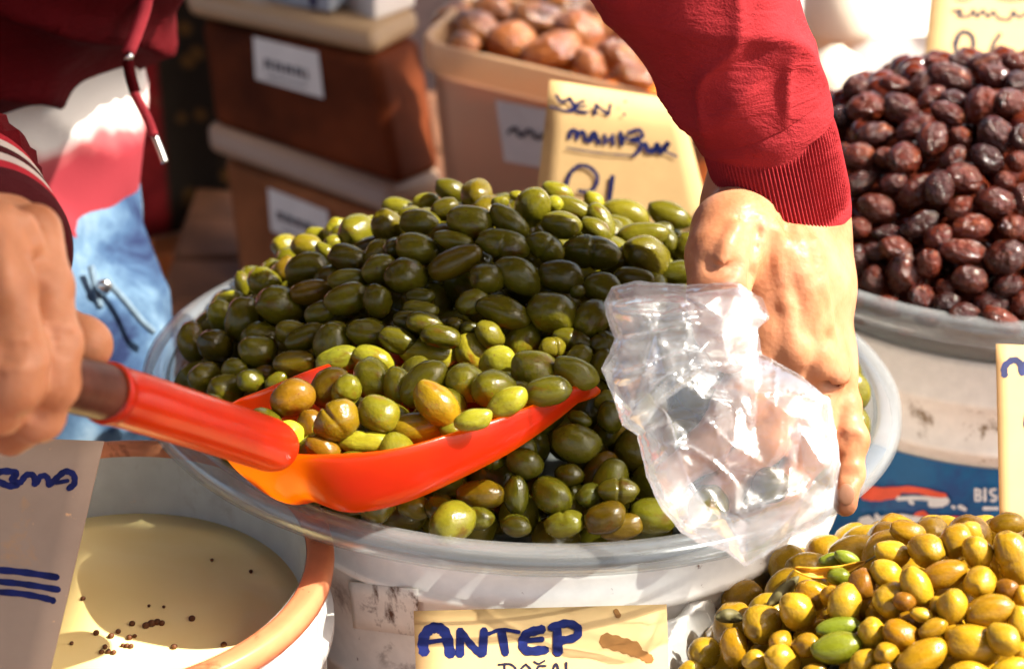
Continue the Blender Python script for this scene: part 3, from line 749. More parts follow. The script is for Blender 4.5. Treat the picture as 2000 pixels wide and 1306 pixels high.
strokes('lettering', h, cr(1550, 0, 1.867, [
    (13, [(578, 45), (612, 42), (598, 62), (640, 62), (655, 42), (668, 66), (690, 42), (706, 66), (728, 46), (744, 70), (786, 74), (800, 46), (818, 66), (850, 52)]), (9, [(588, 2), (620, 6), (650, -6)]), (9, [(740, -2), (790, 6), (850, 0)]),
    (18, [(598, 205), (588, 160), (612, 122), (645, 130), (655, 165), (640, 205)]), (16, [(752, 128), (730, 160), (716, 196)]), (14, [(590, 172), (602, 135)])]), M['ink_dark'], t)
# ------------------------------------------------------------------ red scoop
def scoop_mat(thin):
    m, nt, out = new_mat('red_orange_plastic'); c = coords(nt)
    n = noise_tex(nt, c, 60, 4)
    col = ramp(nt, [(.3, (.55, .010, .006)), (.7, (.64, .018, .008))], n).outputs[0]
    nm = bump(nt, noise_tex(nt, c, 140, 5), .12, .001)
    b = pbsdf(nt, None, None, .2, col, nm, Specular_IOR_Level=.6)
    t = nt.nodes.new('ShaderNodeBsdfTranslucent'); t.inputs[0].default_value = (1.0, .46, .03, 1)
    mx = N(nt, 'ShaderNodeMixShader', i0=thin); nt.links.new(b.outputs[0], mx.inputs[1]); nt.links.new(t.outputs[0], mx.inputs[2])
    nt.links.new(mx.outputs[0], out.inputs[0]); return m
M['scoop'] = scoop_mat(.70); M['socket'] = scoop_mat(.38)
RIM = [(452, 788, .985), (480, 835, .955), (520, 872, .935), (570, 884, .925), (660, 885, .92), (780, 873, .925), (900, 838, .94), (1020, 798, .96), (1110, 757, .985), (1150, 747, .995), (1170, 762, .998),
       (1140, 770, 1.01), (1080, 742, 1.035), (980, 705, 1.06), (850, 662, 1.085), (760, 677, 1.065), (620, 716, 1.03), (520, 757, 1.005)]
FLO = [(405, 905, .985), (462, 972, .962), (530, 1010, .948), (588, 1003, .940), (660, 1030, .928), (780, 1008, .933), (905, 953, .943), (1025, 888, .96), (1115, 820, .985), (1152, 782, .995), (1168, 774, .998),
       (1135, 776, 1.01), (1070, 760, 1.035), (975, 730, 1.06), (850, 700, 1.08), (765, 750, 1.055), (640, 815, 1.025), (510, 868, 1.0)]
def closed(pts, n):
    q = pts[-2:] + pts + pts[:3]; c = catmull(q, n); return c[2 * n: 2 * n + len(pts) * n]
rim3 = closed([tuple(P(*p)) for p in RIM], 4); flo3 = closed([tuple(P(*p)) for p in FLO], 4)
cen = sum(flo3, np.zeros(3)) / len(flo3); n_ = len(rim3)
rings = []
for t in (0, .25, .5, .7, .85):
    rings.append([r * (1 - t) ** 1 + f * t + (r - f) * [0, 0, 0] for r, f in zip(rim3, flo3)])
def bez(r, f, t):
    inn = f + (cen - f) * .22; ctl = f + (r - f) * .06 - (cen - f) * .03
    return r * (1 - t) ** 2 + ctl * 2 * t * (1 - t) + inn * t * t
rings = [[bez(r, f, t) for r, f in zip(rim3, flo3)] for t in (0, .12, .28, .45, .6, .75, .88, 1.0)]
for s in (.72, .4, .15): rings.append([cen + (p - cen) * s for p in rings[7]])
vs = [v for r in rings for v in r]; fs = []
for i in range(len(rings) - 1):
    for k in range(n_): fs.append((i * n_ + k, i * n_ + (k + 1) % n_, (i + 1) * n_ + (k + 1) % n_, (i + 1) * n_ + k))
fs.append(tuple((len(rings) - 1) * n_ + k for k in range(n_)))
scoop = thing('scoop', 'red orange plastic scoop full of sunlit green olives', 'scoop', P(680, 990, .94))
o = mesh_obj('blade', vs, fs, M['scoop'], scoop); solidify(o, .0022, 0); subsurf(o, 1)
v, f = tube([PR(203, 766, .803, 57), PR(206, 767, .804, 62), PR(214, 769, .806, 63), PR(224, 772, .809, 60), PR(300, 795, .832, 58), PR(420, 833, .872, 55), PR(500, 859, .90, 54), PR(532, 870, .911, 52), PR(550, 877, .917, 42), PR(559, 880, .920, 20)], 32, None, 4)
mesh_obj('socket', v, f, M['socket'], scoop)
M['handle'] = simple('worn_dark_handle', (.09, .028, .018), .33, .35, 50, .3, 200)
v, f = tube([PR(-330, 640, .66, 50), PR(-200, 672, .695, 54), PR(-60, 704, .735, 56), PR(60, 733, .765, 57), PR(170, 757, .795, 57), PR(205, 766, .804, 56), PR(225, 772, .81, 50), PR(232, 774, .812, 30)], 28, None, 4)
mesh_obj('handle', v, f, M['handle'], scoop)

# ------------------------------------------------------------------ person: body, clothes
person = thing('person', 'person in red sweatshirt and jeans holding the scoop and a clear bag', 'person', P(-60, 1500, 1.45))
person.location.z = -.61
def prm(pts): return [(*P(x, y, d), r) for x, y, d, r in pts]
LHAND = [  # the hand behind the bag: chains of (px, py, depth, radius in metres)
    ([(1400, 40, .99, .031), (1484, 215, 1.012, .026), (1505, 360, 1.03, .0255), (1515, 440, 1.03, .0245)], .015),
    ([(1485, 260, 1.02, .022), (1545, 400, 1.035, .0225), (1564, 470, 1.035, .0220)], .015),
    ([(1450, 410, 1.02, .022), (1490, 520, 1.01, .021), (1505, 640, 1.005, .0165)], .014),
    ([(1520, 420, 1.03, .023), (1545, 540, 1.015, .021), (1550, 680, 1.01, .0155)], .014),
    ([(1558, 430, 1.035, .0215), (1582, 560, 1.03, .0190), (1594, 700, 1.02, .0145)], .014),
    ([(1572, 440, 1.04, .0185), (1596, 560, 1.04, .0150), (1618, 690, 1.035, .0118), (1632, 735, 1.03, .0105)], .012),
    ([(1478, 415, 1.015, .021), (1432, 455, .995, .0210), (1412, 500, .985, .0185), (1402, 580, .975, .0150), (1405, 640, .968, .0125), (1425, 690, .965, .010)], .0035),
    ([(1505, 640, 1.005, .0150), (1440, 790, 1.005, .0112), (1375, 880, 1.0, .0098), (1318, 925, .99, .0085)], .005),
    ([(1550, 680, 1.01, .0150), (1490, 860, 1.015, .0112), (1405, 965, 1.01, .0098), (1340, 1002, 1.0, .0085)], .005),
    ([(1598, 700, 1.02, .0145), (1580, 880, 1.025, .0106), (1520, 985, 1.02, .0092), (1460, 1020, 1.01, .008)], .005),
    ([(1630, 725, 1.032, .0105), (1650, 790, 1.028, .0074), (1664, 858, 1.022, .0078), (1660, 925, 1.018, .0066), (1651, 985, 1.010, .0062)], .004),
]
RHAND = [
    ([(-260, 330, 1.02, .036), (-170, 410, .93, .030), (-110, 470, .87, .027)], .015),
    ([(-200, 400, .92, .028), (-150, 500, .86, .026)], .015),
    ([(-90, 480, .86, .023), (10, 460, .80, .0150), (62, 468, .780, .0118)], .008),
    ([(-110, 490, .85, .023), (-50, 460, .785, .0150), (-6, 468, .760, .0122)], .008),
    ([(-140, 500, .84, .023), (-110, 470, .785, .0165), (-72, 475, .756, .0138)], .012),
    ([(-180, 510, .84, .021), (-170, 490, .79, .0160), (-150, 500, .760, .0127)], .012),
    ([(-90, 510, .83, .022), (-50, 580, .815, .019)], .014),
    ([(66, 452, .778, .0112), (90, 560, .768, .0098), (106, 672, .757, .0100), (104, 748, .757, .0092), (76, 812, .764, .0090), (20, 850, .787, .0084)], .002),
    ([(-6, 452, .758, .0118), (12, 560, .746, .0104), (36, 695, .736, .0106), (32, 750, .738, .0098), (-2, 795, .747, .0094), (-55, 822, .775, .0088)], .002),
    ([(-84, 462, .756, .0118), (-72, 570, .742, .0104), (-50, 690, .733, .0104), (-66, 765, .745, .0094), (-116, 802, .77, .0086)], .002),
    ([(-152, 490, .760, .0125), (-140, 580, .747, .0108), (-130, 665, .739, .0102), (-150, 735, .75, .0088), (-190, 762, .77, .008)], .003),
    ([(-60, 560, .825, .0185), (40, 625, .824, .0135), (110, 655, .820, .0112), (160, 672, .814, .0102), (172, 676, .812, .0092)], .006),
]
def build_hand(chains, h, ridges=()):
    pts = [p for c, _ in chains for p in prm(c)]
    lo = np.min([[p[i] - p[3] for i in range(3)] for p in pts], 0) - .012; hi = np.max([[p[i] + p[3] for i in range(3)] for p in pts], 0) + .012
    sdf = Sdf(lo, hi, h)
    for c, k in chains: sdf.chain(prm(c), k)
    # knuckle swellings on the finger joints
    for c, k in chains[7:]:
        q = prm(c)
        for p in q[1:-1]: sdf.cap(p[:3], p[:3], p[3] * 1.07, p[3] * 1.07, .004)
    def surf(px, py):
        r = RAY(px, py)
        for d in np.arange(.68, 1.12, .0008):
            q = ((np.array(CAM + r * float(d)) - sdf.lo) / sdf.h); q0 = np.floor(q).astype(int)
            if (q0 < 0).any() or (q0 >= sdf.n - 1).any(): continue
            if sdf.f[tuple(np.round(q).astype(int))] < .0004: return float(d)
        return None
    new = []
    for pts, rad, lift in ridges:
        q = [(x, y, surf(x, y)) for x, y in catmull(pts, 4)]
        new.append(([(*P(x, y, d + (rad - lift if lift > 0 else lift * -0.2)), rad) for x, y, d in q if d], lift))
    for q, lift in new:
        for a, b in zip(q[:-1], q[1:]): sdf.cap(a[:3], b[:3], a[3], b[3], .0035 if lift > 0 else .0022, sub=lift < 0)
    return sdf
def add_mesh(vs, qs, v, q):
    b = sum(len(x) for x in vs); vs.append(v); qs.append(q + b)
BV, BQ = [], []
TEND = [([(1512, 450), (1528, 540), (1545, 650)], .0040, .0016), ([(1556, 455), (1576, 560), (1592, 675)], .0040, .0016), ([(1590, 480), (1604, 580), (1622, 690)], .0036, .0014),
        ([(1588, 470), (1566, 520), (1588, 575), (1602, 640)], .0022, .0012), ([(1538, 470), (1552, 520), (1572, 590), (1566, 640)], .0022, .0012), ([(1440, 440), (1420, 480), (1408, 530)], .0030, .0012),
        ([(1548, 668), (1550, 690)], .0085, .0015), ([(1596, 690), (1600, 712)], .0080, .0014), ([(1624, 715), (1630, 735)], .0070, .0012),
        ([(1484, 428), (1478, 480), (1466, 552)], .0022, -.001), ([(1430, 418), (1500, 408), (1580, 420)], .0010, -.001), ([(1440, 432), (1500, 424), (1570, 434)], .0009, -.001),
        ([(1642, 848), (1680, 850)], .0009, -.001), ([(1642, 858), (1682, 860)], .0010, -.001), ([(1642, 868), (1682, 870)], .0009, -.001), ([(1640, 921), (1678, 923)], .0009, -.001), ([(1640, 930), (1678, 932)], .0009, -.001),
        ([(1608, 742), (1650, 738)], .0010, -.001), ([(1606, 752), (1652, 750)], .0009, -.001), ([(1370, 500), (1400, 520), (1440, 515)], .0009, -.001), ([(1366, 512), (1398, 534), (1438, 530)], .0009, -.001)]
TEND_R = [([(70, 655), (106, 650), (146, 655)], .0009, -.001), ([(70, 667), (106, 663), (148, 668)], .0010, -.001), ([(70, 680), (106, 677), (148, 681)], .0009, -.001), ([(72, 692), (106, 690), (146, 694)], .0008, -.001),
        ([(2, 680), (36, 676), (78, 681)], .0009, -.001), ([(0, 693), (36, 690), (80, 694)], .0010, -.001), ([(2, 706), (36, 704), (80, 708)], .0009, -.001), ([(60, 812), (100, 800)], .0009, -.001),
        ([(150, 655), (158, 690)], .0008, -.001), ([(52, 430), (66, 480), (84, 550)], .0030, .0012), ([(-10, 430), (0, 490), (10, 560)], .0032, .0012)]
s1 = build_hand(LHAND, .0019, TEND)
v, q = s1.mesh(1); add_mesh(BV, BQ, v, q)
s2 = build_hand(RHAND, .0019, TEND_R)
v, q = s2.mesh(1); add_mesh(BV, BQ, v, q)
# coarse body under the clothes: torso, upper arms, neck, head, legs
TORSO = [([(-330, 380, 1.46, .085), (-330, 60, 1.40, .09), (-320, -250, 1.30, .09), (-300, -480, 1.22, .085)], .05),
         ([(-20, 385, 1.42, .070), (-15, 60, 1.38, .080), (60, -250, 1.30, .09), (200, -480, 1.22, .085)], .05),
         ([(-140, 380, 1.43, .10), (-130, 60, 1.38, .11), (-110, -250, 1.30, .115), (-60, -520, 1.2, .10)], .05),
         ([(-330, 380, 1.46, .09), (-20, 385, 1.42, .072)], .05),
         ([(-340, 480, 1.46, .088), (-300, 1000, 1.44, .085)], .04), ([(5, 440, 1.42, .070), (70, 760, 1.40, .078), (95, 1080, 1.42, .078)], .04),
         ([(-60, -520, 1.2, .07), (-40, -700, 1.13, .058), (-30, -800, 1.10, .055)], .03)]
LARM = [(200, -480, 1.22, .07), (700, -580, 1.05, .056), (1150, -430, .94, .038), (1295, -170, .96, .036), (1400, 40, .99, .032)]
RARM = [(-300, -480, 1.22, .07), (-560, -240, 1.15, .056), (-640, 60, 1.14, .047), (-440, 220, 1.09, .042), (-260, 330, 1.02, .037)]
def body_sdf(chains, h, grow=0.0, pad=.03):
    pts = [p for c, _ in chains for p in prm(c)]
    lo = np.min([[p[i] - p[3] for i in range(3)] for p in pts], 0) - pad - grow; hi = np.max([[p[i] + p[3] for i in range(3)] for p in pts], 0) + pad + grow
    sd = Sdf(lo, hi, h)
    for c, k in chains: sd.chain([(*p[:3], p[3] + grow) for p in prm(c)], k)
    return sd
hp = P(-30, -900, 1.06)
sb = body_sdf(TORSO + [(LARM, .03), (RARM, .03), ([(-30, -860, 1.08, .075), (-25, -960, 1.04, .080)], .03), ([(-25, -905, .965, .016), (-25, -870, .955, .014)], .02)], .009)
v, q = sb.mesh(2); add_mesh(BV, BQ, v, q)
lg = np.array(P(-320, 1000, 1.44)); lg2 = np.array(P(120, 1080, 1.42))
for a in (lg, lg2):
    vv, ff = tube([(a[0], a[1], a[2] + .03, .075), (a[0], a[1] + .02, a[2] - .2, .058), (a[0], a[1] + .03, -.5, .048), (a[0], a[1] - .05, -.575, .045), (a[0], a[1] - .14, -.585, .03)], 16, None, 3)
    ff = [x for x in ff if len(x) == 4]
    add_mesh(BV, BQ, np.array([tuple(x) for x in vv]), np.array(ff))
np_obj('body', np.concatenate(BV), np.concatenate(BQ), M['skin'], person)
# hair
sh = body_sdf([([(-30, -900, 1.085, .082), (-25, -990, 1.05, .083)], .03)], .009)
v, q = sh.mesh(2); np_obj('hair', v, q, simple('dark_hair', (.02, .013, .01), .6, .3, 80), person)
# fingernail of the little finger
e = P(1653, 965, 1.0035)
v, f = ball(1.0, seg=14, ring=9, wob=0); v = [e + RT * (x.x * .0044) + UP * (x.y * .0056) + FW * (x.z * .0014) for x in v]
mesh_obj('fingernail', v, f, M['nail'], person)

# jeans
def jeans_mat():
    m, nt, out = new_mat('faded_denim'); c = coords(nt)
    n = noise_tex(nt, c, 16, 5, .6, .5)
    col = ramp(nt, [(.36, (.008, .016, .055)), (.46, (.03, .065, .13)), (.58, (.085, .15, .23)), (.75, (.22, .30, .37))], n).outputs[0]
    wv = N(nt, 'ShaderNodeTexWave', Scale=260, Distortion=1.5); nt.links.new(c, wv.inputs['Vector'])
    pbsdf(nt, out, None, .9, col, bump(nt, wv.outputs['Fac'], .35, .0006)); return m
M['denim'] = jeans_mat()
J = [([(-340, 440, 1.46, .092), (-300, 1000, 1.44, .09), (-290, 1500, 1.46, .085)], .04), ([(8, 400, 1.42, .074), (72, 700, 1.40, .083), (95, 1080, 1.42, .082), (140, 1500, 1.46, .08)], .04), ([(-330, 400, 1.46, .092), (8, 400, 1.42, .075)], .05), ([(-150, 420, 1.44, .10), (-150, 560, 1.44, .09)], .05)]
sj = body_sdf(J, .006, .006)
wl = np.array(P(-100, 300, 1.42)); sj.half(wl, -np.array(UP) * .999, .004)
v, q = sj.mesh(1)
nn = normals(v, q)
dsp = np.array([.010 * noise.noise((x * 9, y * 9, z * 22)) + .006 * math.sin(z * 75 + 6 * noise.noise((x * 6, y * 6, z * 6))) * noise.noise((x * 5 + 3, y * 5, z * 5)) + .004 * noise.noise((x * 40, y * 40, z * 40)) for x, y, z in v])
v = v + nn * dsp[:, None]
jn = np_obj('jeans', v, q, M['denim'], person)
M['seam'] = simple('pale_seam', (.11, .16, .21), .8, .2, 200)
def surf_line(pts, r, name, mat, parent, d0=1.345):
    pp = catmull([(x, y, d) for x, y, d in pts], 6)
    v_, f_ = tube([(*P(*p), r) for p in pp], 8); return mesh_obj(name, v_, f_, mat, parent)
surf_line([(206, 548, 1.325), (238, 580, 1.322), (275, 625, 1.327), (300, 648, 1.335)], .0024, 'pocket_seam', M['seam'], jn)
surf_line([(178, 520, 1.325), (186, 560, 1.322), (196, 600, 1.322)], .0024, 'belt_loop', M['seam'], jn)
e = P(203, 560, 1.318)
v_, f_ = ball(.0055, (1, .6, 1)); mesh_obj('button', [e + x for x in v_], f_, M['steel'], jn)
# shirt, white running into red at the hem
def shirt_mat():
    m, nt, out = new_mat('white_and_red_shirt'); c = coords(nt, 'Object')
    sp = nt.nodes.new('ShaderNodeSeparateXYZ'); nt.links.new(c, sp.inputs[0])
    nz = N(nt, 'ShaderNodeMath', _operation='MULTIPLY_ADD', i1=.10); nt.links.new(noise_tex(nt, c, 10, 3, .5, .5), nz.inputs[0]); nt.links.new(sp.outputs[2], nz.inputs[2])
    zt = P(200, 300, 1.3).z + .61 + .05; zb = P(190, 420, 1.3).z + .61 + .05
    mr = N(nt, 'ShaderNodeMapRange'); mr.inputs[1].default_value = zb; mr.inputs[2].default_value = zt
    nt.links.new(nz.outputs[0], mr.inputs[0])
    col = ramp(nt, [(0, (.26, .025, .035)), (.45, (.34, .07, .075)), (.75, (.56, .38, .36)), (1, (.66, .62, .58))], mr.outputs[0]).outputs[0]
    pbsdf(nt, out, None, .85, col, bump(nt, noise_tex(nt, c, 500, 3), .3, .0006)); return m
TS = [([(-330, 420, 1.46, .09), (-330, 60, 1.40, .092)], .05), ([(-16, 460, 1.41, .073), (-16, 240, 1.39, .080), (-10, 40, 1.37, .080)], .04), ([(-140, 440, 1.43, .10), (-130, 60, 1.38, .11)], .05), ([(-330, 420, 1.46, .09), (-16, 430, 1.42, .075)], .05)]
def folded(sd, amp, f1, f2, seed, smooth=1, along=(0, 0, 1)):
    v, q = sd.mesh(smooth); nn = normals(v, q)
    d = []
    for x, y, z in v:
        w1 = noise.noise((x * 5 + seed, y * 5, z * 5)); w2 = noise.noise((x * f2, y * f2 + seed, z * f2))
        s_ = x * along[0] + y * along[1] + z * along[2]
        rg = 1 - abs(math.sin(s_ * f1 + 3.2 * w1))
        d.append(amp * (rg ** 2 - .4) + amp * .5 * w2)
    return v + nn * np.array(d)[:, None], q
ssd = body_sdf(TS, .006, .012)
hA, hB = np.array(P(140, 548, 1.36)), np.array(P(252, 385, 1.36))
hn = np.cross(hB - hA, np.array(FW)); hn /= np.linalg.norm(hn)
if hn.dot(np.array(P(100, 300, 1.36)) - hA) < 0: hn = -hn
ssd.half(hA, hn, .006)
v, q = folded(ssd, .006, 55, 22, 4, 1, (.9, 0, .5)); shirt = np_obj('shirt', v, q, shirt_mat(), person)
# jacket
TJ = [([(-330, 200, 1.43, .10), (-330, -40, 1.38, .105), (-320, -280, 1.28, .105), (-300, -480, 1.22, .09)], .05), ([(-40, 160, 1.36, .082), (-8, 0, 1.345, .084), (90, -250, 1.28, .095), (200, -480, 1.21, .088)], .04),
      ([(-140, 200, 1.38, .115), (-130, -40, 1.36, .12), (-110, -280, 1.28, .125), (-60, -520, 1.19, .105)], .05)]
jsd = body_sdf(TJ, .006, .014)
hA, hB = np.array(P(0, 255, 1.30)), np.array(P(245, 118, 1.30))
hn = np.cross(hB - hA, np.array(FW)); hn /= np.linalg.norm(hn)
if hn.dot(np.array(P(100, -100, 1.3)) - hA) < 0: hn = -hn
jsd.half(hA, hn, .02)
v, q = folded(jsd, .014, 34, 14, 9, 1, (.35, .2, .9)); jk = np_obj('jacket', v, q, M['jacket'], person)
# zip edge, drawstring with bead and metal tip
M['pinkcord'] = cloth('pink_red_cord', (.62, .07, .09))
dr = surf_line([(292, -60, 1.255), (284, 10, 1.25), (268, 60, 1.245), (251, 104, 1.24)], .0042, 'drawstring', M['pinkcord'], person)
e = P(251, 111, 1.238); v_, f_ = ball(.0032, wob=0); mesh_obj('bead', [e + x for x in v_], f_, M['steel'], dr)
surf_line([(250, 120, 1.24), (255, 150, 1.24), (264, 180, 1.24)], .0036, 'cord_knot', M['jacket'], dr)
surf_line([(262, 182, 1.24), (276, 208, 1.238), (290, 236, 1.236), (300, 264, 1.236)], .0030, 'cord_end', M['pinkcord'], dr)
surf_line([(302, 266, 1.236), (313, 294, 1.236), (322, 318, 1.236)], .0023, 'metal_tip', M['steel'], dr)
# sleeve over the scoop hand, with its striped cuff
def stripe_cuff(path, name, mat, parent): 
    v_, f_ = tube([PR(*p) for p in path], 96, lambda s, a, p: .0006 * math.sin(48 * a), 4); return mesh_obj(name, v_, f_, mat, parent)
slv = [(-52, 405, .855, 150), (-62, 372, .875, 186), (-90, 330, .90, 196), (-100, 412, .935, 184), (-180, 350, .985, 194), (-440, 210, 1.07, 205), (-650, 50, 1.14, 200), (-570, -240, 1.15, 210), (-300, -480, 1.22, 240)]
def slv_disp(s, a, p): return .006 * (1 - abs(math.sin(s * 60 + 2.5 * math.sin(a * 2)))) ** 2 + .004 * noise.noise((math.cos(a) * 2, math.sin(a) * 2, s * 18))
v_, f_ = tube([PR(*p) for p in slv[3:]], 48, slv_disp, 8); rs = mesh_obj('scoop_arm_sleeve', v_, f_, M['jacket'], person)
cp_ = [(-22, 500, .862), (-34, 486, .876), (-46, 472, .888), (-58, 458, .900), (-70, 444, .912), (-82, 430, .924), (-96, 416, .936)]
cols = ['cuffdark', 'cuffred', 'cuffgrey', 'cuffdark', 'cuffgrey', 'cuffred']
for i in range(6):
    a, b = cp_[i], cp_[i + 1]; r0 = 164 + 3 * i
    m_ = tuple((x + y) / 2 for x, y in zip(a, b))
    stripe_cuff([(*a, r0 - 5), (*tuple(x * .7 + y * .3 for x, y in zip(a, b)), r0 + 4), (*m_, r0 + 7), (*tuple(x * .3 + y * .7 for x, y in zip(a, b)), r0 + 4), (*b, r0 - 4)], 'cuff_stripe', M[cols[i]], rs)

# red sleeve coming down to the bag, ribbed cuff
def red_disp(s, a, p):
    x, y, z = p[:3]
    w1 = noise.noise((x * 6, y * 6, z * 6 + .5 * math.cos(a)))
    w2 = noise.noise((math.cos(a) * 1.1 + 5, math.sin(a) * 1.1, s * 7))
    r1 = (1 - abs(math.sin(s * 24 + a * .7 + 2.4 * w1))) ** 2
    r2 = (1 - abs(math.sin(s * 40 - a * 1.2 + 2.4 * w2))) ** 2.4
    near = max(0, 1 - abs(s - S_CUFF) / .05)                      # cloth bunched above the cuff
    e = min(1, max(0, (S_CUFF + .028 - s) / .03))
    return e * (.0075 * r1 * max(0, .5 + .8 * w2) + .0055 * r2 * max(0, .5 + .8 * w1) + .004 * near * (1 - abs(math.sin(s * 55 + 1.3 * math.sin(a + 1)))) ** 2 + .004 * noise.noise((math.cos(a) * 1.4 + x * 9, math.sin(a) * 1.4, z * 9)) - .003)
sv = [(200, -480, 1.22, 265), (480, -560, 1.14, 240), (800, -580, 1.04, 235), (1070, -520, .96, 240), (1200, -350, .94, 232), (1290, -180, .955, 210), (1356, -50, .97, 190), (1410, 60, .985, 172), (1452, 150, .995, 156), (1482, 215, 1.005, 142), (1496, 250, 1.008, 136), (1502, 268, 1.01, 124), (1504, 262, 1.01, 112)]
S_CUFF = sum((Vector(PR(*b)[:3]) - Vector(PR(*a)[:3])).length for a, b in zip(sv[:-3], sv[1:-2])) - .03
v_, f_ = tube([PR(*p) for p in sv], 128, red_disp, 14, ref=RT); ls = mesh_obj('bag_arm_sleeve', v_, f_, M['red_cloth'], person)
cf = [(1488, 232, 1.008, 112), (1494, 246, 1.01, 124), (1502, 276, 1.012, 128), (1512, 320, 1.016, 127), (1522, 364, 1.022, 126), (1532, 408, 1.030, 126), (1537, 424, 1.034, 124), (1536, 423, 1.034, 117), (1528, 395, 1.03, 112)]
v_, f_ = tube([PR(*p) for p in cf], 720, lambda s, a, p: .0007 * math.sin(104 * a + .6 * math.sin(s * 60)) * min(1, max(0, (.052 - s) / .006)) + .0012 * math.sin(3 * a + s * 40), 6, ref=RT); mesh_obj('ribbed_cuff', v_, f_, M['red_cloth'], ls)

# ------------------------------------------------------------------ clear plastic bag
def crumple(name, outline, depth, ncrease, amp, mat, parent, seed, extra=(), bulge=.02, step=9, facet=46, famp=.0030):
    """a film over an outline: gently bulged, broken by straight creases of its own, finely meshed"""
    r = random.Random(seed)
    ol = np.array([p[:2] for p in outline], float)
    def dist_edge(p):
        m = np.full(len(p), 1e9)
        for i in range(len(ol)):
            a, b = ol[i], ol[i - 1]; ab = b - a
            t = np.clip(((p - a) @ ab) / max(1e-9, ab @ ab), 0, 1); m = np.minimum(m, np.linalg.norm(p - a - t[:, None] * ab, axis=1))
        return m
    def inside(p):
        c = np.zeros(len(p), bool)
        for i in range(len(ol)):
            x1, y1 = ol[i]; x2, y2 = ol[i - 1]
            c ^= ((y1 > p[:, 1]) != (y2 > p[:, 1])) & (p[:, 0] < (x2 - x1) * (p[:, 1] - y1) / (y2 - y1 + 1e-9) + x1)
        return c
    bpts = []
    for i in range(len(ol)):
        a, b = ol[i], ol[(i + 1) % len(ol)]; k = max(1, int(np.linalg.norm(b - a) / step))
        nv = np.array((-(b - a)[1], (b - a)[0])) / max(1e-6, np.linalg.norm(b - a))
        for j in range(k): bpts.append(a + (b - a) * j / k + nv * (2.5 * noise.noise((a[0] * .05 + j * .35, seed, i * 1.3)) if j else 0))
    nb = len(bpts)
    lo, hi = ol.min(0), ol.max(0)
    g = np.array([(x + (step * .5 if iy % 2 else 0) + r.uniform(-2, 2), y + r.uniform(-2, 2)) for iy, y in enumerate(np.arange(lo[1], hi[1], step * .87)) for x in np.arange(lo[0], hi[0], step)])
    g = g[inside(g)]; g = g[dist_edge(g) > step * .6]
    pts = np.concatenate([np.array(bpts), g])
    res = delaunay_2d_cdt([Vector(p) for p in pts], [(i, (i + 1) % nb) for i in range(nb)], [list(range(nb))], 1, 1e-4)
    p2 = np.array([(q.x, q.y) for q in res[0]])
    e_ = np.clip(dist_edge(p2) / 110, 0, 1)
    hgt = bulge * np.minimum(1, e_ * 1.5) ** .8
    cps = [(lo[0] - 60, lo[1] - 60), (hi[0] + 60, lo[1] - 60), (hi[0] + 60, hi[1] + 60), (lo[0] - 60, hi[1] + 60)]; tr_ = 0
    while tr_ < 4000 and len(cps) < 260:
        tr_ += 1; x, y = r.uniform(lo[0] - 40, hi[0] + 40), r.uniform(lo[1] - 40, hi[1] + 40)
        if all((x - a) ** 2 + (y - b) ** 2 > facet ** 2 for a, b in cps): cps.append((x, y))
    ch = [r.gauss(0, 1) * famp for _ in cps]
    cres = delaunay_2d_cdt([Vector(q) for q in cps], [], [], 0, 1e-5)
    cp2 = np.array([(q.x, q.y) for q in cres[0]]); chh = np.array([ch[o_[0]] for o_ in cres[3]])
    for f_ in cres[2]:
        A_, B_, C_ = cp2[f_[0]], cp2[f_[1]], cp2[f_[2]]; den = (B_[1] - C_[1]) * (A_[0] - C_[0]) + (C_[0] - B_[0]) * (A_[1] - C_[1])
        if abs(den) < 1e-9: continue
        u_ = ((B_[1] - C_[1]) * (p2[:, 0] - C_[0]) + (C_[0] - B_[0]) * (p2[:, 1] - C_[1])) / den
        v2 = ((C_[1] - A_[1]) * (p2[:, 0] - C_[0]) + (A_[0] - C_[0]) * (p2[:, 1] - C_[1])) / den
        m_ = (u_ >= -1e-6) & (v2 >= -1e-6) & (u_ + v2 <= 1 + 1e-6)
        fac_h = u_ * chh[f_[0]] + v2 * chh[f_[1]] + (1 - u_ - v2) * chh[f_[2]]
        hgt = hgt + np.where(m_, fac_h, 0)
    segs = [(a, b, w_, am) for (a, b, w_, am) in extra]
    c0 = ol.mean(0)
    for _ in range(ncrease):
        a = np.array((r.uniform(lo[0], hi[0]), r.uniform(lo[1], hi[1]))); an = r.gauss(math.radians(-35), .8); L = r.uniform(50, 210)
        thin = r.random() < .72
        segs.append((a, a + L * np.array((math.cos(an), math.sin(an))), r.uniform(4, 11) if thin else r.uniform(22, 60), r.choice((-1, 1, 1)) * abs(r.gauss(0, 1)) * amp * (.75 if thin else 1.0)))
    for a, b, w_, am in segs:
        a = np.array(a, float); b = np.array(b, float); ab = b - a
        t = ((p2 - a) @ ab) / (ab @ ab); tc = np.clip(t, 0, 1)
        d = np.linalg.norm(p2 - a - tc[:, None] * ab, axis=1)
        fade = np.clip(1.15 - np.abs(tc - .5) * 1.6, 0, 1)
        sg_ = np.sign((p2 - a) @ np.array((-ab[1], ab[0])))
        wl_ = np.where(sg_ > 0, w_, w_ * .45)                       # one flank steeper than the other
        hgt = hgt + am * (w_ / 25) ** .6 * np.maximum(0, 1 - d / wl_) * fade
    hgt *= np.clip(dist_edge(p2) / 14, .25, 1)
    vs = [P(x, y, depth(x, y) - h_) for (x, y), h_ in zip(p2, hgt)]
    o = mesh_obj(name, vs, [tuple(x) for x in res[2]], mat, parent, smooth=True)
    return o
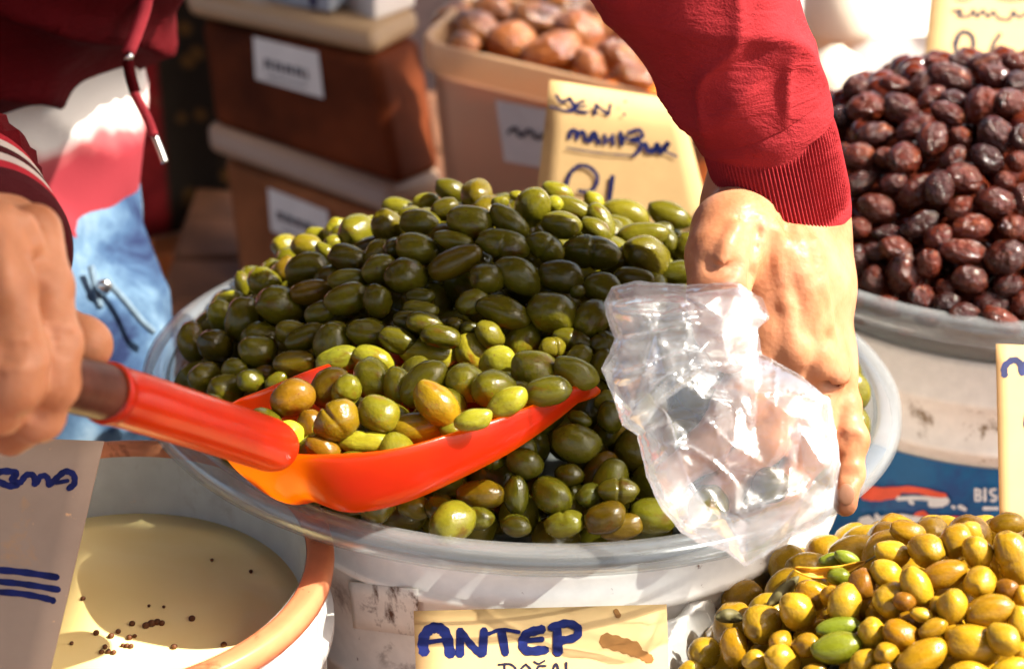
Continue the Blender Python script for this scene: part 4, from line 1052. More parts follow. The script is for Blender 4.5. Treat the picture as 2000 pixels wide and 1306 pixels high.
OUT = [(1195, 560), (1240, 548), (1345, 556), (1440, 550), (1472, 572), (1490, 582), (1505, 622), (1480, 640), (1488, 690), (1560, 730), (1622, 780), (1634, 850), (1642, 905), (1625, 1000), (1600, 1030), (1540, 1050), (1500, 1080), (1455, 1106),
       (1415, 1075), (1370, 1062), (1330, 1040), (1290, 990), (1262, 930), (1245, 850), (1215, 830), (1195, 770), (1174, 720), (1190, 690), (1200, 660), (1183, 615), (1180, 590)]
bag = thing('plastic_bag', 'crumpled clear plastic bag held open beside the scoop', 'plastic bag', P(1455, 1106, .919))
dep = lambda x, y: .955 - .036 * max(0, (y - 560) / 540)
cre = lambda pts, w_, am: [(pts[k], pts[k + 1], w_, am) for k in range(len(pts) - 1)]
crumple('front_film', OUT, dep, 120, .0011, M['bag'], bag, 3,
    cre([(1305, 870), (1350, 875), (1395, 902), (1432, 938)], 13, .004) + cre([(1370, 810), (1400, 840), (1428, 868)], 9, .003) + cre([(1478, 765), (1540, 762), (1604, 780)], 10, .0035)
    + cre([(1385, 962), (1412, 1002), (1440, 1050), (1456, 1096)], 16, .004) + cre([(1250, 760), (1330, 722), (1420, 712)], 11, .003) + cre([(1545, 800), (1590, 830), (1632, 858)], 11, .003)
    + cre([(1480, 700), (1475, 760), (1470, 830)], 13, .004) + cre([(1270, 905), (1330, 850), (1440, 800)], 12, .003) + cre([(1340, 1020), (1430, 1010), (1560, 960), (1640, 910)], 14, .0035) + cre([(1500, 1050), (1560, 990), (1600, 920)], 12, .003), bulge=.016, step=5)
crumple('back_film', OUT, lambda x, y: dep(x, y) + .003, 40, .0012, M['bag'], bag, 11, [], bulge=-.045, step=9)
FOLD = [(1188, 590), (1240, 578), (1345, 572), (1440, 562), (1478, 590), (1496, 622), (1476, 640), (1480, 700), (1440, 720), (1380, 735), (1330, 760), (1290, 790), (1260, 830), (1240, 845), (1218, 825), (1200, 780), (1180, 722), (1200, 690), (1205, 655), (1190, 620)]
crumple('folded_mouth', FOLD, lambda x, y: dep(x, y) - .016, 80, .0012, M['bag_fold'], bag, 23, cre([(1195, 745), (1260, 715), (1330, 690), (1410, 680)], 16, .005) + cre([(1205, 612), (1300, 615), (1405, 598)], 14, .005) + cre([(1210, 665), (1270, 650), (1340, 640)], 11, .0035), bulge=.008, step=5, facet=34, famp=.0028)
crumple('inner_fold', [(1340, 575), (1440, 560), (1480, 585), (1500, 620), (1478, 645), (1482, 760), (1468, 830), (1420, 780), (1380, 740), (1345, 690)], lambda x, y: dep(x, y) - .024, 30, .0010, M['bag_fold'], bag, 29, [], bulge=.006, step=6, facet=34, famp=.0026)

# ------------------------------------------------------------------ olives
def olive_mesh(name, mat, seed, kind='plain', seg=26, ring=18):
    r = random.Random(seed); vs = []
    ph = r.uniform(0, 6.28)
    for i in range(ring + 1):
        th = math.pi * i / ring; x = -math.cos(th); rad = math.sin(th)
        rad *= 1 + .05 * x + .02 * r.uniform(-1, 1) * 0
        if x > .93: x += (x - .93) * .25                     # small tip
        if x < -.93 and kind != 'black': x += (-.93 - x) * .9          # stem scar
        for k in range(seg):
            a = 2 * math.pi * k / seg
            p = Vector((x, rad * math.cos(a), rad * math.sin(a)))
            n1 = noise.noise(p * 1.1 + Vector((seed * 3.1, 0, 0)))
            s_ = 1 + .11 * n1 + .03 * noise.noise(p * 2.6 + Vector((0, seed * 1.7, 0)))
            if kind == 'black':
                s_ += .10 * noise.noise(p * 2.2 + Vector((seed, 4, 0))) + .05 * (1 - abs(noise.noise(p * 4.5 + Vector((0, seed, 2))))) - .03
            if kind == 'dent': s_ -= .13 * max(0, 1 - (p - Vector((.2, .75, .6))).length / .75) ** 1.5
            if kind == 'slit':                                  # lengthwise cut
                da = math.atan2(math.sin(a - 1.2), math.cos(a - 1.2)); s_ -= .20 * math.exp(-(da / .13) ** 2) * max(0, 1 - abs(p.x) / .75)
                s_ += .04 * math.exp(-((abs(da) - .3) / .15) ** 2) * max(0, 1 - abs(p.x) / .8)
            if kind == 'ring':                                  # crosswise cut
                s_ -= .22 * math.exp(-((p.x - .02) / .075) ** 2) * (0.5 + .5 * math.cos(a - 1.0))
            vs.append(p * s_)
    fs = []
    for i in range(ring):
        for k in range(seg): fs.append((i * seg + k, i * seg + (k + 1) % seg, (i + 1) * seg + (k + 1) % seg, (i + 1) * seg + k))
    me = bpy.data.meshes.new(name); me.from_pydata([tuple(v) for v in vs], [], fs)
    bm = bmesh.new(); bm.from_mesh(me); bmesh.ops.remove_doubles(bm, verts=bm.verts, dist=1e-4); bm.to_mesh(me); bm.free()
    me.polygons.foreach_set('use_smooth', [True] * len(me.polygons)); me.materials.append(mat); return me
OM = {'green': [olive_mesh('green_olive', M['green'], s) for s in range(5)] + [olive_mesh('green_olive', M['green'], 9, 'dent'), olive_mesh('green_olive', M['green'], 14, 'dent')],
      'slit': [olive_mesh('green_olive', M['green'], 21, 'slit', 48, 30)], 'ring': [olive_mesh('green_olive', M['green'], 22, 'ring', 30, 44)],
      'yellow': [olive_mesh('yellow_olive', M['yellow'], 30 + s) for s in range(4)] + [olive_mesh('yellow_olive', M['yellow'], 36, 'dent')], 'yslit': [olive_mesh('yellow_olive', M['yellow'], 37, 'ring', 30, 44)],
      'black': [olive_mesh('black_olive', M['black'], 40 + s, 'black', 28, 20) for s in range(6)]}
RATIO = {'green': 1.28, 'yellow': 1.22, 'black': 1.25}
def heap_fn(cx, cy, z0, h, R, p):
    def f(x, y):
        r = math.hypot(x - cx, y - cy) / R
        return z0 + h * (1 - r ** p) if r < 1 else z0 - (r - 1) * R * 1.2
    return f
def ray_heap(px, py, f, d0, d1):
    r = RAY(px, py); best = None; prev = None
    for i in range(240):
        d = d0 + (d1 - d0) * i / 239; q = CAM + r * d; g = q.z - f(q.x, q.y)
        if g <= 0: return d
        if best is None or g < best[0]: best = (g, d)
    return best[1]
def relax(items, it=50, keep=.90):
    n = len(items); R = [RAY(a['px'], a['py']) for a in items]
    d = np.array([a['d'] for a in items]); d_init = d.copy(); rad = np.array([a['r'] for a in items])
    Rn = np.array([tuple(r) for r in R])
    for _ in range(it):
        pos = Rn * d[:, None]
        df = pos[:, None] - pos[None]; dist = np.linalg.norm(df, axis=2); need = keep * (rad[:, None] + rad[None])
        ov = need - dist; np.fill_diagonal(ov, 0); ov = np.maximum(ov, 0)
        sg = np.sign(d[:, None] - d[None] + 1e-6 * (np.arange(n)[None] - np.arange(n)[:, None]))
        d = d + np.clip((ov * sg).sum(1) * .25, -.003, .003)
        d = d + (d_init - d) * .03
    for a, x in zip(items, d): a['d'] = float(x)
def make_items(rows, f, d0, d1, ox, oy, s, ratio):
    out = []
    for row in rows:
        x, y, l, wd = row[:4]; a = row[4] if len(row) > 4 else rnd.uniform(-40, 40); c = row[5] if len(row) > 5 else ''
        px, py = ox + x / s, oy + y / s
        if wd > l: l, wd, a = wd, l, a + 90
        d = ray_heap(px, py, f, d0, d1) if callable(f) else f
        W = S(wd / s, d); ap = S(l / s, d)
        out.append(dict(px=px, py=py, d=d, L=ap, W=W, a=a, r=(ap + W) / 4 * .98, c=c, ratio=ratio))
    return out
def place(it, kind, label, group, name):
    W, ap = it['W'], it['L']; L = ap; tilt = 0.0
    if ap < W * it['ratio'] * .96:
        L = W * it['ratio']; q = max(0, (ap * ap - W * W) / (L * L - W * W)); tilt = math.acos(math.sqrt(q)) * .8
    a = math.radians(it['a'])
    ax = (RT * math.cos(a) - UP * math.sin(a)) * math.cos(tilt) + FW * math.sin(tilt) * rnd.choice((-1, 1, 1))
    if kind == 'green' and not it.get('m') and rnd.random() < .12: it['m'] = rnd.choice(('slit', 'ring'))
    pool = OM[it['m']] if it.get('m') else OM[kind]
    o = bpy.data.objects.new(name, rnd.choice(pool)); link(o)
    o.location = P(it['px'], it['py'], it['d'])
    o.rotation_mode = 'QUATERNION'
    q = Vector((1, 0, 0)).rotation_difference(ax.normalized()) @ Quaternion((1, 0, 0), rnd.uniform(0, 6.28))
    o.rotation_quaternion = q; q_ = .575 if kind == 'green' else .535; o.scale = (L * q_, W * q_, W * q_)
    k = rnd.uniform(.82, 1.15)
    if kind == 'yellow' and it['c'] == 'b': it['c'] = 'o'
    t = {'o': (.82, .74, .7), 'y': (1.6, 1.65, 1.5), 'b': (1.05, .72, .6), 'd': (.72, .75, .8), 'r': (.95, .5, .45), 'G': (.42, .86, 1.1), 'B': (.5, .34, .5), '': (1, 1, 1)}[it['c']]  # the yellow tint also paints sunlight onto the ridge olives
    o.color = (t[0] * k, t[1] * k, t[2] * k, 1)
    tag(o, it.get('label', label), 'olive', group); return o
def place_fill(pos, size, ratio, kind, label, group, name):
    o = bpy.data.objects.new(name, rnd.choice(OM[kind])); link(o); o.location = pos
    o.rotation_mode = 'QUATERNION'; o.rotation_quaternion = Quaternion((rnd.gauss(0, 1), rnd.gauss(0, 1), rnd.gauss(0, 1), rnd.gauss(0, 1))).normalized()
    W = size * rnd.uniform(.92, 1.06); o.scale = (W * ratio / 2, W / 2, W / 2)
    k = rnd.uniform(.8, 1.1); o.color = (k, k, k, 1); tag(o, label, 'olive', group); return o
def fill_heap(f, cx, cy, R, items_pos, size, layers, r0, veto=None, zmin=None):
    """further olives on and under the heap surface, kept apart from those already there"""
    pos = [Vector(p) for p in items_pos]; out = []
    r = random.Random(r0)
    cell = {}
    def add(p): cell.setdefault((int(p.x // size), int(p.y // size), int(p.z // size)), []).append(p)
    def near(p, m):
        i, j, k = int(p.x // size), int(p.y // size), int(p.z // size)
        return any((q - p).length < m for a in (-1, 0, 1) for b in (-1, 0, 1) for c in (-1, 0, 1) for q in cell.get((i + a, j + b, k + c), ()))
    for p in pos: add(p)
    for li in range(layers):
        for _ in range(9000):
            rr = R * math.sqrt(r.random()); an = r.uniform(0, 6.28)
            x, y = cx + rr * math.cos(an), cy + rr * math.sin(an)
            p = Vector((x, y, f(x, y) - size * .55 - li * size * .66))
            if zmin and p.z < zmin(x, y): continue
            if veto and veto(p): continue
            if near(p, size * .84): continue
            add(p); out.append((p, li))
    return out
def stuff_mesh(name, label, pts, size, mat, src):
    me0 = src; bv = np.array([v.co[:] for v in me0.vertices]); bf = [tuple(p.vertices) for p in me0.polygons]
    vs, fs = [], []
    for p in pts:
        q = Quaternion((rnd.gauss(0, 1), rnd.gauss(0, 1), rnd.gauss(0, 1), rnd.gauss(0, 1))).normalized().to_matrix()
        R_ = np.array(q); b = len(vs)
        vv = (bv * np.array((size * .62, size * .5, size * .5))) @ R_.T + np.array(p)
        vs.extend(map(tuple, vv)); fs.extend(tuple(i + b for i in t) for t in bf)
    o = mesh_obj(name, vs, fs, mat); return tag(o, label, 'olives', kind='stuff')
low = {k: olive_mesh('low_' + k, M[k], 60, 'black' if k == 'black' else 'plain', 10, 7) for k in ('green', 'yellow', 'black')}

C1 = [(238, 850, 190, 125, 80), (355, 865, 150, 140, 20, 'd'), (300, 1020, 130, 135, 60), (405, 1080, 150, 140), (445, 985, 120, 105), (565, 895, 160, 150), (380, 720, 130, 120, 90, 'y'), (487, 735, 200, 150, 100), (430, 635, 120, 70, 0, 'y'),
 (590, 555, 150, 130, 30, 'y'), (485, 560, 110, 70, 80), (668, 670, 200, 170, 20), (700, 385, 120, 110, 0, 'y'), (800, 490, 195, 140, -15), (800, 380, 140, 110, 10, 'y'), (890, 405, 100, 70, 40, 'y'), (850, 325, 110, 75, 0, 'y'), (940, 300, 120, 90, -50, 'y'),
 (940, 365, 90, 80, 0, 'y'), (1045, 305, 155, 150), (1115, 265, 70, 65, 0, 'y'), (1010, 445, 190, 130, 20, 'd'), (820, 605, 190, 110, -10, 'b'), (690, 490, 120, 90, -60, 'b'), (1000, 545, 180, 100, -5), (1000, 640, 210, 140, -15), (870, 705, 150, 100, -20, 'd'),
 (1150, 650, 150, 130, 70), (1155, 490, 160, 130, -30), (1290, 525, 180, 160), (1200, 290, 160, 140, 60), (1255, 195, 160, 95, 15), (1360, 265, 180, 130, 10), (1340, 390, 190, 140, 10), (1240, 390, 110, 100), (1380, 160, 120, 75, -10, 'y'), (725, 800, 150, 110, 10),
 (800, 825, 200, 110, -25), (925, 850, 190, 150, -60), (740, 950, 190, 110, -5), (600, 1005, 100, 80, 0, 'b'), (530, 1040, 120, 110, 0, 'd'), (650, 1040, 110, 70), (1100, 805, 190, 130, 10), (1250, 840, 180, 120, 20), (1330, 755, 190, 110, 10), (1345, 640, 150, 90, 0, 'd'), (1360, 690, 160, 80, 10)]
C2 = [(225, 90, 160, 110, 20), (370, 115, 160, 150, 90), (90, 150, 130, 75, -10, 'y'), (195, 195, 150, 110, -20, 'd'), (335, 270, 240, 170, 10), (550, 265, 230, 130, 40), (500, 155, 90, 60, 0, 'y'), (590, 120, 70, 50, 0, 'y'), (680, 185, 200, 170, -60),
 (820, 105, 170, 105, 25, 'y'), (1020, 150, 110, 90, 40, 'y'), (800, 170, 90, 90, 0, 'y'), (900, 195, 200, 120, 20), (840, 285, 200, 140, 10), (1060, 260, 200, 120, 60), (1030, 310, 170, 110, 30), (1195, 225, 240, 150, 15), (1440, 230, 230, 130, 20), (1290, 340, 260, 130, -5),
 (1310, 460, 240, 210, 20), (1005, 430, 290, 170, 5, 'd'), (755, 405, 200, 140, 30), (515, 390, 270, 150, 15), (250, 375, 220, 100, 15), (250, 490, 290, 150, -25), (430, 580, 170, 160), (600, 560, 260, 170, 35), (840, 570, 240, 170, 15), (1065, 630, 200, 160, 20),
 (1240, 570, 210, 100, 5), (1480, 550, 200, 120, -10, 'd'), (1530, 410, 150, 130, 90), (1400, 305, 110, 70, 0, 'd'), (1430, 370, 120, 100, 90, 'd'), (345, 710, 170, 130, -30), (520, 765, 280, 150, 20), (790, 770, 260, 210, 25), (1010, 800, 190, 180), (60, 680, 150, 90, 0, 'd'),
 (80, 825, 190, 120, 15), (170, 900, 210, 120, 10), (440, 890, 160, 130, 40), (330, 850, 100, 70, 0, 'd'), (250, 830, 90, 70, 0, 'd'), (900, 920, 210, 120, 15), (790, 960, 130, 110), (940, 1010, 140, 110), (1070, 940, 140, 120), (1070, 1050, 150, 120, 90), (1100, 1255, 130, 120), (930, 650, 80, 70, 0, 'd')]
C3H = [(1810, 565, 220, 170, 10), (1350, 815, 220, 130, 0, 'b'), (1520, 820, 180, 110, 85, 'd'), (1695, 820, 180, 150, 40), (1560, 660, 170, 130, 20, 'd'), (1540, 585, 150, 110, 0, 'd'), (1780, 720, 130, 100, 0, 'd'), (1755, 960, 180, 120, -10), (1925, 690, 190, 120, -50, 'b'),
 (1975, 760, 230, 150, -75), (1880, 820, 120, 110, 0, 'd'), (1930, 930, 150, 140, 0, 'b'), (1330, 930, 150, 100, 10, 'd'), (1160, 890, 150, 130, 30, 'd'), (1020, 870, 150, 115, 20), (1520, 970, 130, 90, 0, 'd'), (1400, 650, 110, 80, 0, 'd'), (1830, 445, 110, 70), (1980, 430, 150, 120, 90),]
C4 = [(1480, 145, 180, 130, -20, 'b'), (1560, 190, 190, 110, -15, 'b'), (1705, 135, 200, 155, 10, 'y'), (1540, 20, 170, 110, 0, 'd'), (1060, 170, 120, 80, 0, 'd')]
SC3 = [(425, 345, 200, 160, -30, 'r'), (610, 290, 200, 160, -45, 'b'), (650, 155, 210, 110, -15, 'd'), (820, 155, 190, 120, 20), (405, 520, 130, 120, 0, 'y'), (520, 490, 170, 120, 80, 'r'), (640, 455, 210, 170, -40, 'b'), (690, 310, 150, 130, -60), (815, 250, 190, 160, 70),
 (940, 280, 170, 120, 90), (845, 420, 180, 165, 20), (785, 560, 260, 110, 0), (1035, 490, 260, 140, -10, 'b'), (1065, 275, 250, 160, -50), (1130, 370, 240, 160, 45, 'b'), (1085, 125, 260, 140, 8), (1300, 110, 180, 150, 75), (1430, 175, 160, 150), (1275, 270, 175, 170), (1410, 300, 195, 170, 10),
 (1480, 365, 190, 120, -30), (1610, 215, 215, 190, 15), (1550, 65, 200, 150, -55), (1810, 220, 210, 130, 25), (1670, 310, 210, 130, -10), (1310, 450, 170, 100, -15), (1205, 500, 110, 70, 0), (570, 590, 160, 110, 20, 'r')]
BK = [(225, 320, 100, 80, -20), (370, 310, 110, 65, 15), (475, 300, 100, 70), (575, 285, 160, 95, 20), (530, 240, 110, 60), (690, 230, 110, 65), (735, 280, 130, 80, 20), (800, 225, 85, 65), (610, 222, 90, 60), (815, 300, 90, 80), (260, 395, 130, 100, -15), (390, 400, 140, 100), (500, 355, 110, 65), (590, 365, 110, 65),
 (560, 415, 130, 80), (680, 385, 130, 110, -60), (785, 380, 115, 105), (175, 430, 85, 80), (295, 490, 120, 80, -10), (440, 465, 140, 80, -30), (505, 510, 130, 110, -60), (610, 500, 85, 65), (735, 495, 140, 120, 40), (175, 565, 85, 80), (240, 575, 120, 100, 10), (335, 575, 85, 75), (400, 580, 120, 110, -20),
 (580, 580, 110, 75, -40), (705, 580, 120, 90, 30), (815, 590, 80, 75), (825, 500, 90, 70, 90), (615, 655, 140, 110, 10), (235, 670, 130, 80, -25), (365, 670, 95, 75), (450, 700, 150, 110, -40), (530, 690, 130, 100, 90), (770, 660, 75, 65), (735, 740, 140, 110, 20), (830, 720, 95, 75, 90), (305, 760, 140, 100, 25), (605, 760, 110, 80, -25),
 (460, 820, 140, 80, -30), (650, 830, 140, 90, -5), (240, 830, 85, 80), (345, 855, 110, 65), (530, 870, 110, 90, -30), (620, 920, 170, 90, 10), (770, 940, 150, 120, -20), (800, 830, 100, 90), (370, 910, 120, 90, 20), (295, 920, 85, 65), (225, 950, 110, 100, 90), (490, 960, 100, 90, 90), (290, 1020, 100, 80, 90), (405, 1005, 150, 130, 60),
 (640, 1020, 130, 100, 15), (720, 1110, 150, 100, -10), (785, 1045, 100, 75), (550, 1050, 70, 65), (465, 1085, 95, 90), (340, 1120, 130, 80, 5), (225, 1100, 85, 75), (620, 1150, 120, 90), (550, 1110, 95, 85), (760, 1170, 150, 80), (490, 1160, 90, 70), (840, 1110, 90, 75)]
YL = [(1350, 255, 200, 130, 15, 'b'), (1265, 375, 200, 140, 15), (1455, 355, 185, 180), (1620, 310, 200, 170, -70), (1700, 250, 125, 115), (1740, 365, 180, 160, 60), (1910, 205, 190, 120, -5), (1945, 400, 320, 200, 70), (1235, 490, 190, 150, 30), (1555, 490, 250, 150, -15, 'b'), (1400, 555, 230, 160, 60), (1755, 535, 175, 170),
 (1270, 640, 212, 208), (1095, 540, 160, 140, 90, 'B'), (930, 420, 150, 100, 0, 'G'), (1010, 400, 140, 80, 20, 'G'), (965, 500, 130, 95, 0, 'G'), (820, 600, 190, 145, 30), (735, 695, 215, 190, 50), (535, 765, 212, 208), (1000, 650, 210, 180, 110), (920, 610, 120, 110, 90), (960, 785, 240, 110, -10, 'G'), (960, 900, 290, 170, -10, 'G'), (780, 885, 140, 130),
 (640, 865, 130, 120), (385, 895, 215, 155, 85), (215, 925, 172, 168), (140, 1025, 150, 110), (650, 970, 200, 180, 40), (500, 970, 140, 120), (1155, 815, 170, 150, 70), (1310, 830, 210, 170, 30, 'b'), (1375, 745, 150, 90, 15, 'b'), (1430, 715, 130, 80), (1490, 790, 170, 100, -25, 'b'), (1600, 670, 190, 165, 100), (1515, 665, 110, 80, 90), (1810, 690, 280, 170, -15, 'b'),
 (1975, 760, 190, 130, 90), (1990, 610, 120, 90, 90), (1900, 570, 120, 110, 0, 'B'), (1720, 880, 320, 210, 10), (1885, 850, 185, 165, 40), (1600, 800, 140, 90, -20), (1430, 950, 290, 170, -25), (1230, 930, 135, 130), (1100, 975, 170, 120), (1210, 1030, 150, 90), (1690, 1035, 220, 120), (1915, 1015, 200, 110), (1990, 920, 110, 90, 90), (830, 1030, 130, 90), (1330, 640, 120, 100, 0, 'B')]

# green heap
fg = heap_fn(-.005, .012, .340, .094, .196, 1.35)
IT = []
for rows, ox, oy, s in ((C1, 280, 330, 2.512), (C2, 800, 340, 2.838), (C3H, 400, 640, 2.5), (C4, 560, 950, 2.381)):
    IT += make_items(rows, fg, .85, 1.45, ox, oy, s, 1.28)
IT += make_items([(1311, 1012, 84, 64, 5, 'y')], fg, .85, 1.4, 0, 0, 1, 1.28) if False else []
relax(IT)
for a in IT:                                           # the two olives cut across, and the slit one
    if abs(a['px'] - (800 + 1005 / 2.838)) < 2 and a['py'] < 520: a['m'] = 'ring'; a['label'] = 'dark green olive cut across, high on the shaded heap near the hand'
    if abs(a['px'] - (800 + 840 / 2.838)) < 2 and a['py'] < 460: a['m'] = 'slit'; a['label'] = 'green olive with a lengthwise slit below the tan price card'
    if abs(a['px'] - (560 + 1705 / 2.381)) < 2: a['label'] = 'bright yellow green olive at the bowl rim beside the bag'
green_pos = []
def green_label(px, py):
    if py > 830: return 'dark green olive low in the clear bowl, below the scoop', 'green olives below the scoop'
    if py < 475: return 'green olive along the top ridge of the green heap', 'green olives on the top ridge'
    if px < 660: return 'green olive on the flank of the green heap near the jeans', 'green olives on the outer flank'
    return 'shaded green olive in the middle of the green heap', 'green olives in the middle of the heap'
for a in IT:
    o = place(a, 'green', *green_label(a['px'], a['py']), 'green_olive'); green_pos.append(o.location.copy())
# olives lying against the clear wall along the front of the bowl
for k in range(66):
    an = math.radians(178 + (k % 33) * 5.8 + (2.6 if k > 32 else 0)); r_ = (.186 if k < 33 else .169) + .0025 * math.sin(k * 2.3)
    x, y = .006 + r_ * math.cos(an), r_ * math.sin(an)
    p = Vector((x, y, .338 - .045 * (x - .006) - .07 * y + (.0045 if k < 33 else -.006) + .002 * math.sin(k * 1.7)))
    if all((p - q).length > .0195 for q in green_pos):
        green_pos.append(p); place_fill(p, .0198, 1.25, 'green', 'green olive pressed against the clear bowl wall behind the rim', 'green olives at the bowl wall', 'green_olive')
# olives in the scoop
sp0, sp1, sp2 = P(660, 885, .92), P(1150, 747, .995), P(850, 662, 1.085)
sn = (sp1 - sp0).cross(sp2 - sp0).normalized()
def scoop_depth(px, py, lift): 
    r = RAY(px, py); return (sp0 + Vector((0, 0, lift)) - CAM).dot(sn) / r.dot(sn)
SI = []
for row in SC3:
    px, py = 400 + row[0] / 2.5, 640 + row[1] / 2.5
    d = scoop_depth(px, py, .006 if py < 830 else -.006)
    SI += make_items([row], d, 0, 0, 400, 640, 2.5, 1.25)
relax(SI, 60, .86)
for a in SI:
    if abs(a['px'] - (400 + 1085 / 2.5)) < 2: a['m'] = 'ring'; a['label'] = 'sunlit olive cut across at the back of the scoop'
    if abs(a['px'] - (400 + 815 / 2.5)) < 2: a['m'] = 'slit'; a['label'] = 'sunlit olive with a lengthwise slit in the middle of the scoop'
    if abs(a['px'] - (400 + 405 / 2.5)) < 2: a['label'] = 'small bright yellow olive beside the scoop socket'
scoop_pos = []
for a in SI:
    if a['c'] == '': a['c'] = rnd.choice(('', 'y2')) if False else ''
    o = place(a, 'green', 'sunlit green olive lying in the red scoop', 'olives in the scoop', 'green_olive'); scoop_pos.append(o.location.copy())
    o.color = (o.color[0] * 2.0, o.color[1] * 2.1, o.color[2] * 2.2, 1)  # skin tint raised to paint sunlight onto the scoop olives
# fill below the seen ones inside the scoop pan
cz = Vector(tuple(cen))
for i in range(90):
    k = rnd.randrange(n_); t = rnd.uniform(.2, .85)
    p = Vector(tuple(flo3[k])) * (1 - t) + cz * t + Vector((0, 0, .013 + .006 * rnd.random()))
    if all((p - q).length > .0165 for q in scoop_pos):
        scoop_pos.append(p); place_fill(p, .0195, 1.25, 'green', 'sunlit green olive lying in the red scoop', 'olives in the scoop', 'green_olive')
def in_scoop(p):
    px, py, d = project(p)
    if not (400 < px < 1210 and 600 < py < 1030): return False
    x = (px - 430) / 740; lo = 0
    c = False; n = len(RIM)
    poly = [(q[0], q[1]) for q in RIM[:11]] + [(1165, 790)] + [(q[0], q[1] + 12) for q in reversed(FLO[:10])] if False else None
    hull = [(430, 780), (850, 640), (1185, 740), (1175, 800), (900, 945), (700, 1020), (580, 1010), (420, 915)]
    for i in range(len(hull)):
        x1, y1 = hull[i]; x2, y2 = hull[i - 1]
        if (y1 > py) != (y2 > py) and px < (x2 - x1) * (py - y1) / (y2 - y1) + x1: c = not c
    if not c: return False
    r = RAY(px, py); ds = (sp0 - CAM).dot(sn) / r.dot(sn)
    return d < ds + .055
bowl_floor = lambda x, y: .338 - .075 + .25 * max(0, math.hypot(x, y) - .10) ** 1.1 + (.05 if math.hypot(x, y) > .15 else 0) * 0
def bowl_ok(p):
    r = math.hypot(p.x - .006, p.y); zr_ = p.z - (.338 - .045 * (p.x - .006) - .07 * p.y)
    return r < np.interp(zr_, [-.083, -.080, -.065, -.045, -.027, -.018, -.010, -.002, .01], [.08, .12, .145, .156, .1625, .176, .190, .199, .21]) - .0125 and zr_ > -.070
fl = fill_heap(fg, -.005, .012, .192, green_pos, .0235, 3, 5, lambda p: in_scoop(p) or not bowl_ok(p))
front = [p for p, li in fl if li == 0 and (p.y < .06)]
rest = [p for p, li in fl if not (li == 0 and p.y < .06)]
sec = [p for p in rest if p.y < .0]
sec.sort(key=lambda p: (Vector((p.x, p.y, fg(p.x, p.y))) - p).length)
ind = (front + sec)[:max(0, 296 - len(IT) - len(SI))]
ids = set(id(p) for p in ind)
for p in ind: place_fill(p, .0228, 1.25, 'green', *green_label(*project(p)[:2]), 'green_olive')
stuff_mesh('heaped_olives', 'green olives deep in the heap and behind it', [p for p, li in fl if id(p) not in ids], .0232, M['green'], low['green'])
# black heap
fb = heap_fn(.336, .262, .325, .096, .190, 2.3)
KI = make_items(BK, fb, 1.05, 1.75, 1550, 0, 1.867, 1.25); relax(KI)
kp = []
def black_label(py):
    if py < 210: return 'shiny wrinkled black olive at the top of the black heap', 'black olives at the top'
    if py > 480: return 'wrinkled black olive low in the black heap near the clear rim', 'black olives near the rim'
    return 'wrinkled black olive in the middle of the black heap', 'black olives in the middle'
for a in KI: kp.append(place(a, 'black', *black_label(a['py']), 'black_olive').location.copy())
fl = fill_heap(fb, .336, .262, .186, kp, .0245, 4, 6, lambda p: p.z < .272 or math.hypot(p.x - .336, p.y - .256) > np.interp(p.z - .329, [-.062, -.044, -.028, -.012, -.002, .01], [.148, .160, .171, .181, .186, .195]) - .0125)
ind = [p for p, li in fl if li == 0 and p.y < .20 and p.x < .40][:120]; ids = set(id(p) for p in ind)
for p in ind: place_fill(p, .0235, 1.22, 'black', *black_label(project(p)[1]), 'black_olive')
stuff_mesh('heaped_black_olives', 'black olives deep in the heap', [p for p, li in fl if id(p) not in ids], .024, M['black'], low['black'])
# yellow heap
fy = heap_fn(.225, -.222, .288, .078, .140, 1.5)
YI = make_items(YL, fy, .7, 1.15, 1300, 950, 2.857, 1.22); relax(YI)
for a in YI:
    if a['px'] > 1975 and a['py'] < 1100 and a['L'] > .022: a['m'] = 'yslit'
    if a['c'] == 'G': a['label'] = 'bright green olive among the yellow ones'
    if a['c'] == 'G' and a['py'] > 1250: a['label'] = 'large shiny green olive among the yellow ones near the bottom edge'
    elif a['c'] == 'G' and a['py'] > 1210: a['label'] = 'green olive lying against the large green one, among yellow olives'
    if abs(a['px'] - (1300 + 1350 / 2.857)) < 2: a['label'] = 'yellow brown olive with a stem end, topmost beside the blue print'
def yellow_label(py):
    if py < 1110: return 'golden yellow olive at the top of the yellow heap', 'yellow olives at the top'
    if py > 1235: return 'golden yellow olive low in the yellow heap near the picture edge', 'yellow olives at the bottom'
    return 'golden yellow olive in the middle of the yellow heap', 'yellow olives in the middle'
yp = []
for a in YI:
    g = 'green olives by the leaf' if a.get('label') == 'bright green olive among the yellow ones' else 'yellow olives'
    if g != 'yellow olives': a['label'] = 'bright green olive beside the yellow leaf on the yellow heap'
    lb, gr = yellow_label(a['py'])
    if a.get('label') and g == 'yellow olives': gr = 'yellow olives'
    yp.append(place(a, 'yellow', lb, g if g != 'yellow olives' else gr, 'yellow_olive').location.copy())
fl = fill_heap(fy, .225, -.222, .130, yp, .0235, 3, 8, lambda p: p.z < .235 or (math.hypot(p.x - .2125, p.y + .232) > .125 and p.z < .275))
ind = [p for p, li in fl if li == 0 and p.x < .30 and p.y > -.30]; ids = set(id(p) for p in ind)
for p in ind: place_fill(p, .0225, 1.2, 'yellow', *yellow_label(project(p)[1]), 'yellow_olive')
stuff_mesh('heaped_yellow_olives', 'yellow olives deep in the heap', [p for p, li in fl if id(p) not in ids], .0235, M['yellow'], low['yellow'])

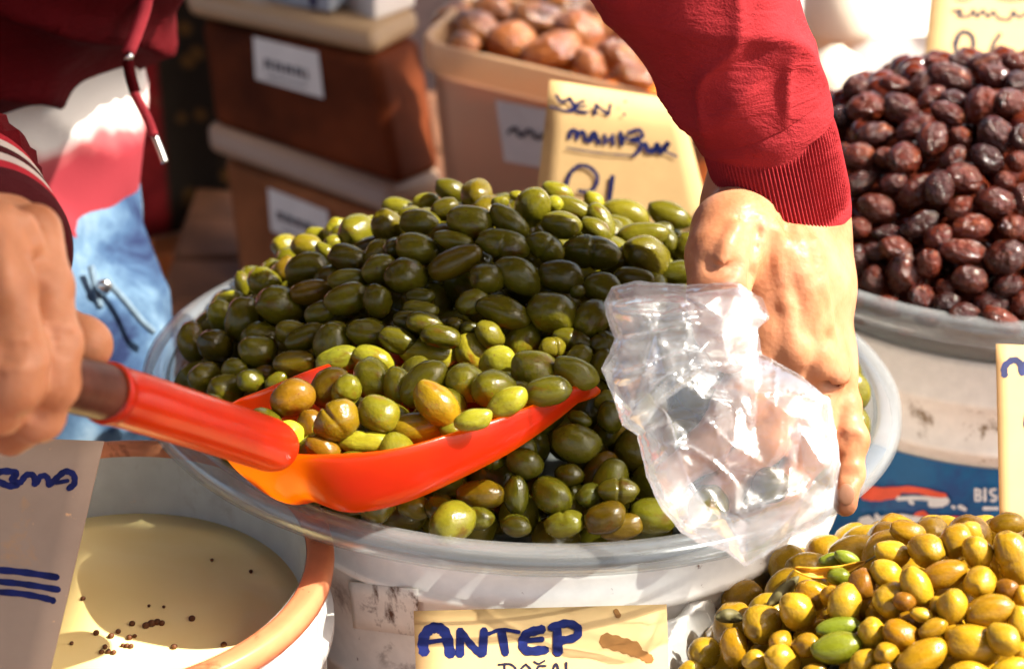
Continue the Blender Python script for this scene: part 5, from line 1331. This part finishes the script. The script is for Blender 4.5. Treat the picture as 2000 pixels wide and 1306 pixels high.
# leaves on the yellow olives
M['leaf_y'] = simple('yellow_leaf', (.55, .27, .02), .5, .25, 60); M['leaf_g'] = simple('olive_leaf', (.14, .12, .05), .55, .4, 60)
def leaf(name, label, mid, wd, mat, curl, dfun):
    q = catmull(mid, 5); n = len(q); vs, fs = [], []
    for i, p in enumerate(q):
        t = i / (n - 1); hw = wd * math.sin(math.pi * min(1, .04 + t * .96)) ** .7 + .6
        tn = q[min(i + 1, n - 1)] - q[max(i - 1, 0)]; tn = tn / np.linalg.norm(tn); s_ = np.array((-tn[1], tn[0]))
        for k in (-1, -.5, 0, .5, 1):
            pp = p + s_ * hw * k; vs.append(P(pp[0], pp[1], dfun - curl * (1 - k * k) + .0008 * math.sin(i * 1.3)))
    for i in range(n - 1):
        for k in range(4): a = i * 5 + k; fs.append((a, a + 1, a + 6, a + 5))
    o = mesh_obj(name, vs, fs, mat); solidify(o, .0006, 0); tag(o, label, 'leaf'); return o
dl = ray_heap(1600, 1120, fy, .7, 1.15)
leaf('leaf', 'curled yellow leaf lying across the green olives', [(1552, 1110), (1590, 1118), (1640, 1114), (1690, 1096)], 10, M['leaf_y'], -.003, dl - .014)
leaf('leaf', 'grey green leaf poking out under the yellow leaf', [(1500, 1182), (1530, 1155), (1560, 1125)], 12, M['leaf_g'], .003, dl - .004)
leaf('leaf', 'dark dry leaf at the foot of the yellow olives', [(1398, 1205), (1425, 1202), (1452, 1208)], 13, M['leaf_g'], .003, ray_heap(1430, 1215, fy, .7, 1.15) - .004)
tw = [PR(1688, 1098, dl - .013, 2.2), PR(1706, 1088, dl - .012, 2.2), PR(1716, 1078, dl - .010, 1.8)]
v_, f_ = tube(tw, 6, None, 3); tag(mesh_obj('leaf_stalk', v_, f_, M['leaf_g']), 'thin brown stalk beside the yellow leaf', 'stalk')
# fruit in the open tub
FR = [(930, 62, 95, 75, 20), (1000, 84, 95, 80, 0), (1078, 104, 120, 78, -10), (1050, 40, 100, 70, 10), (1130, 66, 95, 85, 40), (1210, 112, 90, 62, 30), (1185, 40, 95, 85, 0), (880, 34, 80, 50, -30), (965, 18, 90, 62, 0), (1245, 66, 80, 70, 0), (1110, 8, 100, 70, 0), (1030, -14, 100, 70, 0), (1240, 150, 80, 55, 10), (1150, 125, 70, 55, 60), (905, 88, 60, 50, 0), (1180, -10, 90, 60, 20), (1250, 8, 90, 70, 0), (945, -20, 90, 60, 0)]
FI = []
for r_ in FR:
    p = Pz(r_[0], r_[1], zr - .012); FI += make_items([r_], project(p)[2], 0, 0, 0, 0, 1, 1.2)
relax(FI, 40, .85)
OM['fruit'] = [olive_mesh('candied_fruit', M['fruit'], 80 + s, 'black', 24, 16) for s in range(3)]
for a in FI:
    o = place(a, 'fruit', 'brown glossy candied fruit in the open tub behind the sleeve', 'candied fruit in the tub', 'candied_fruit'); o['category'] = 'fruit'
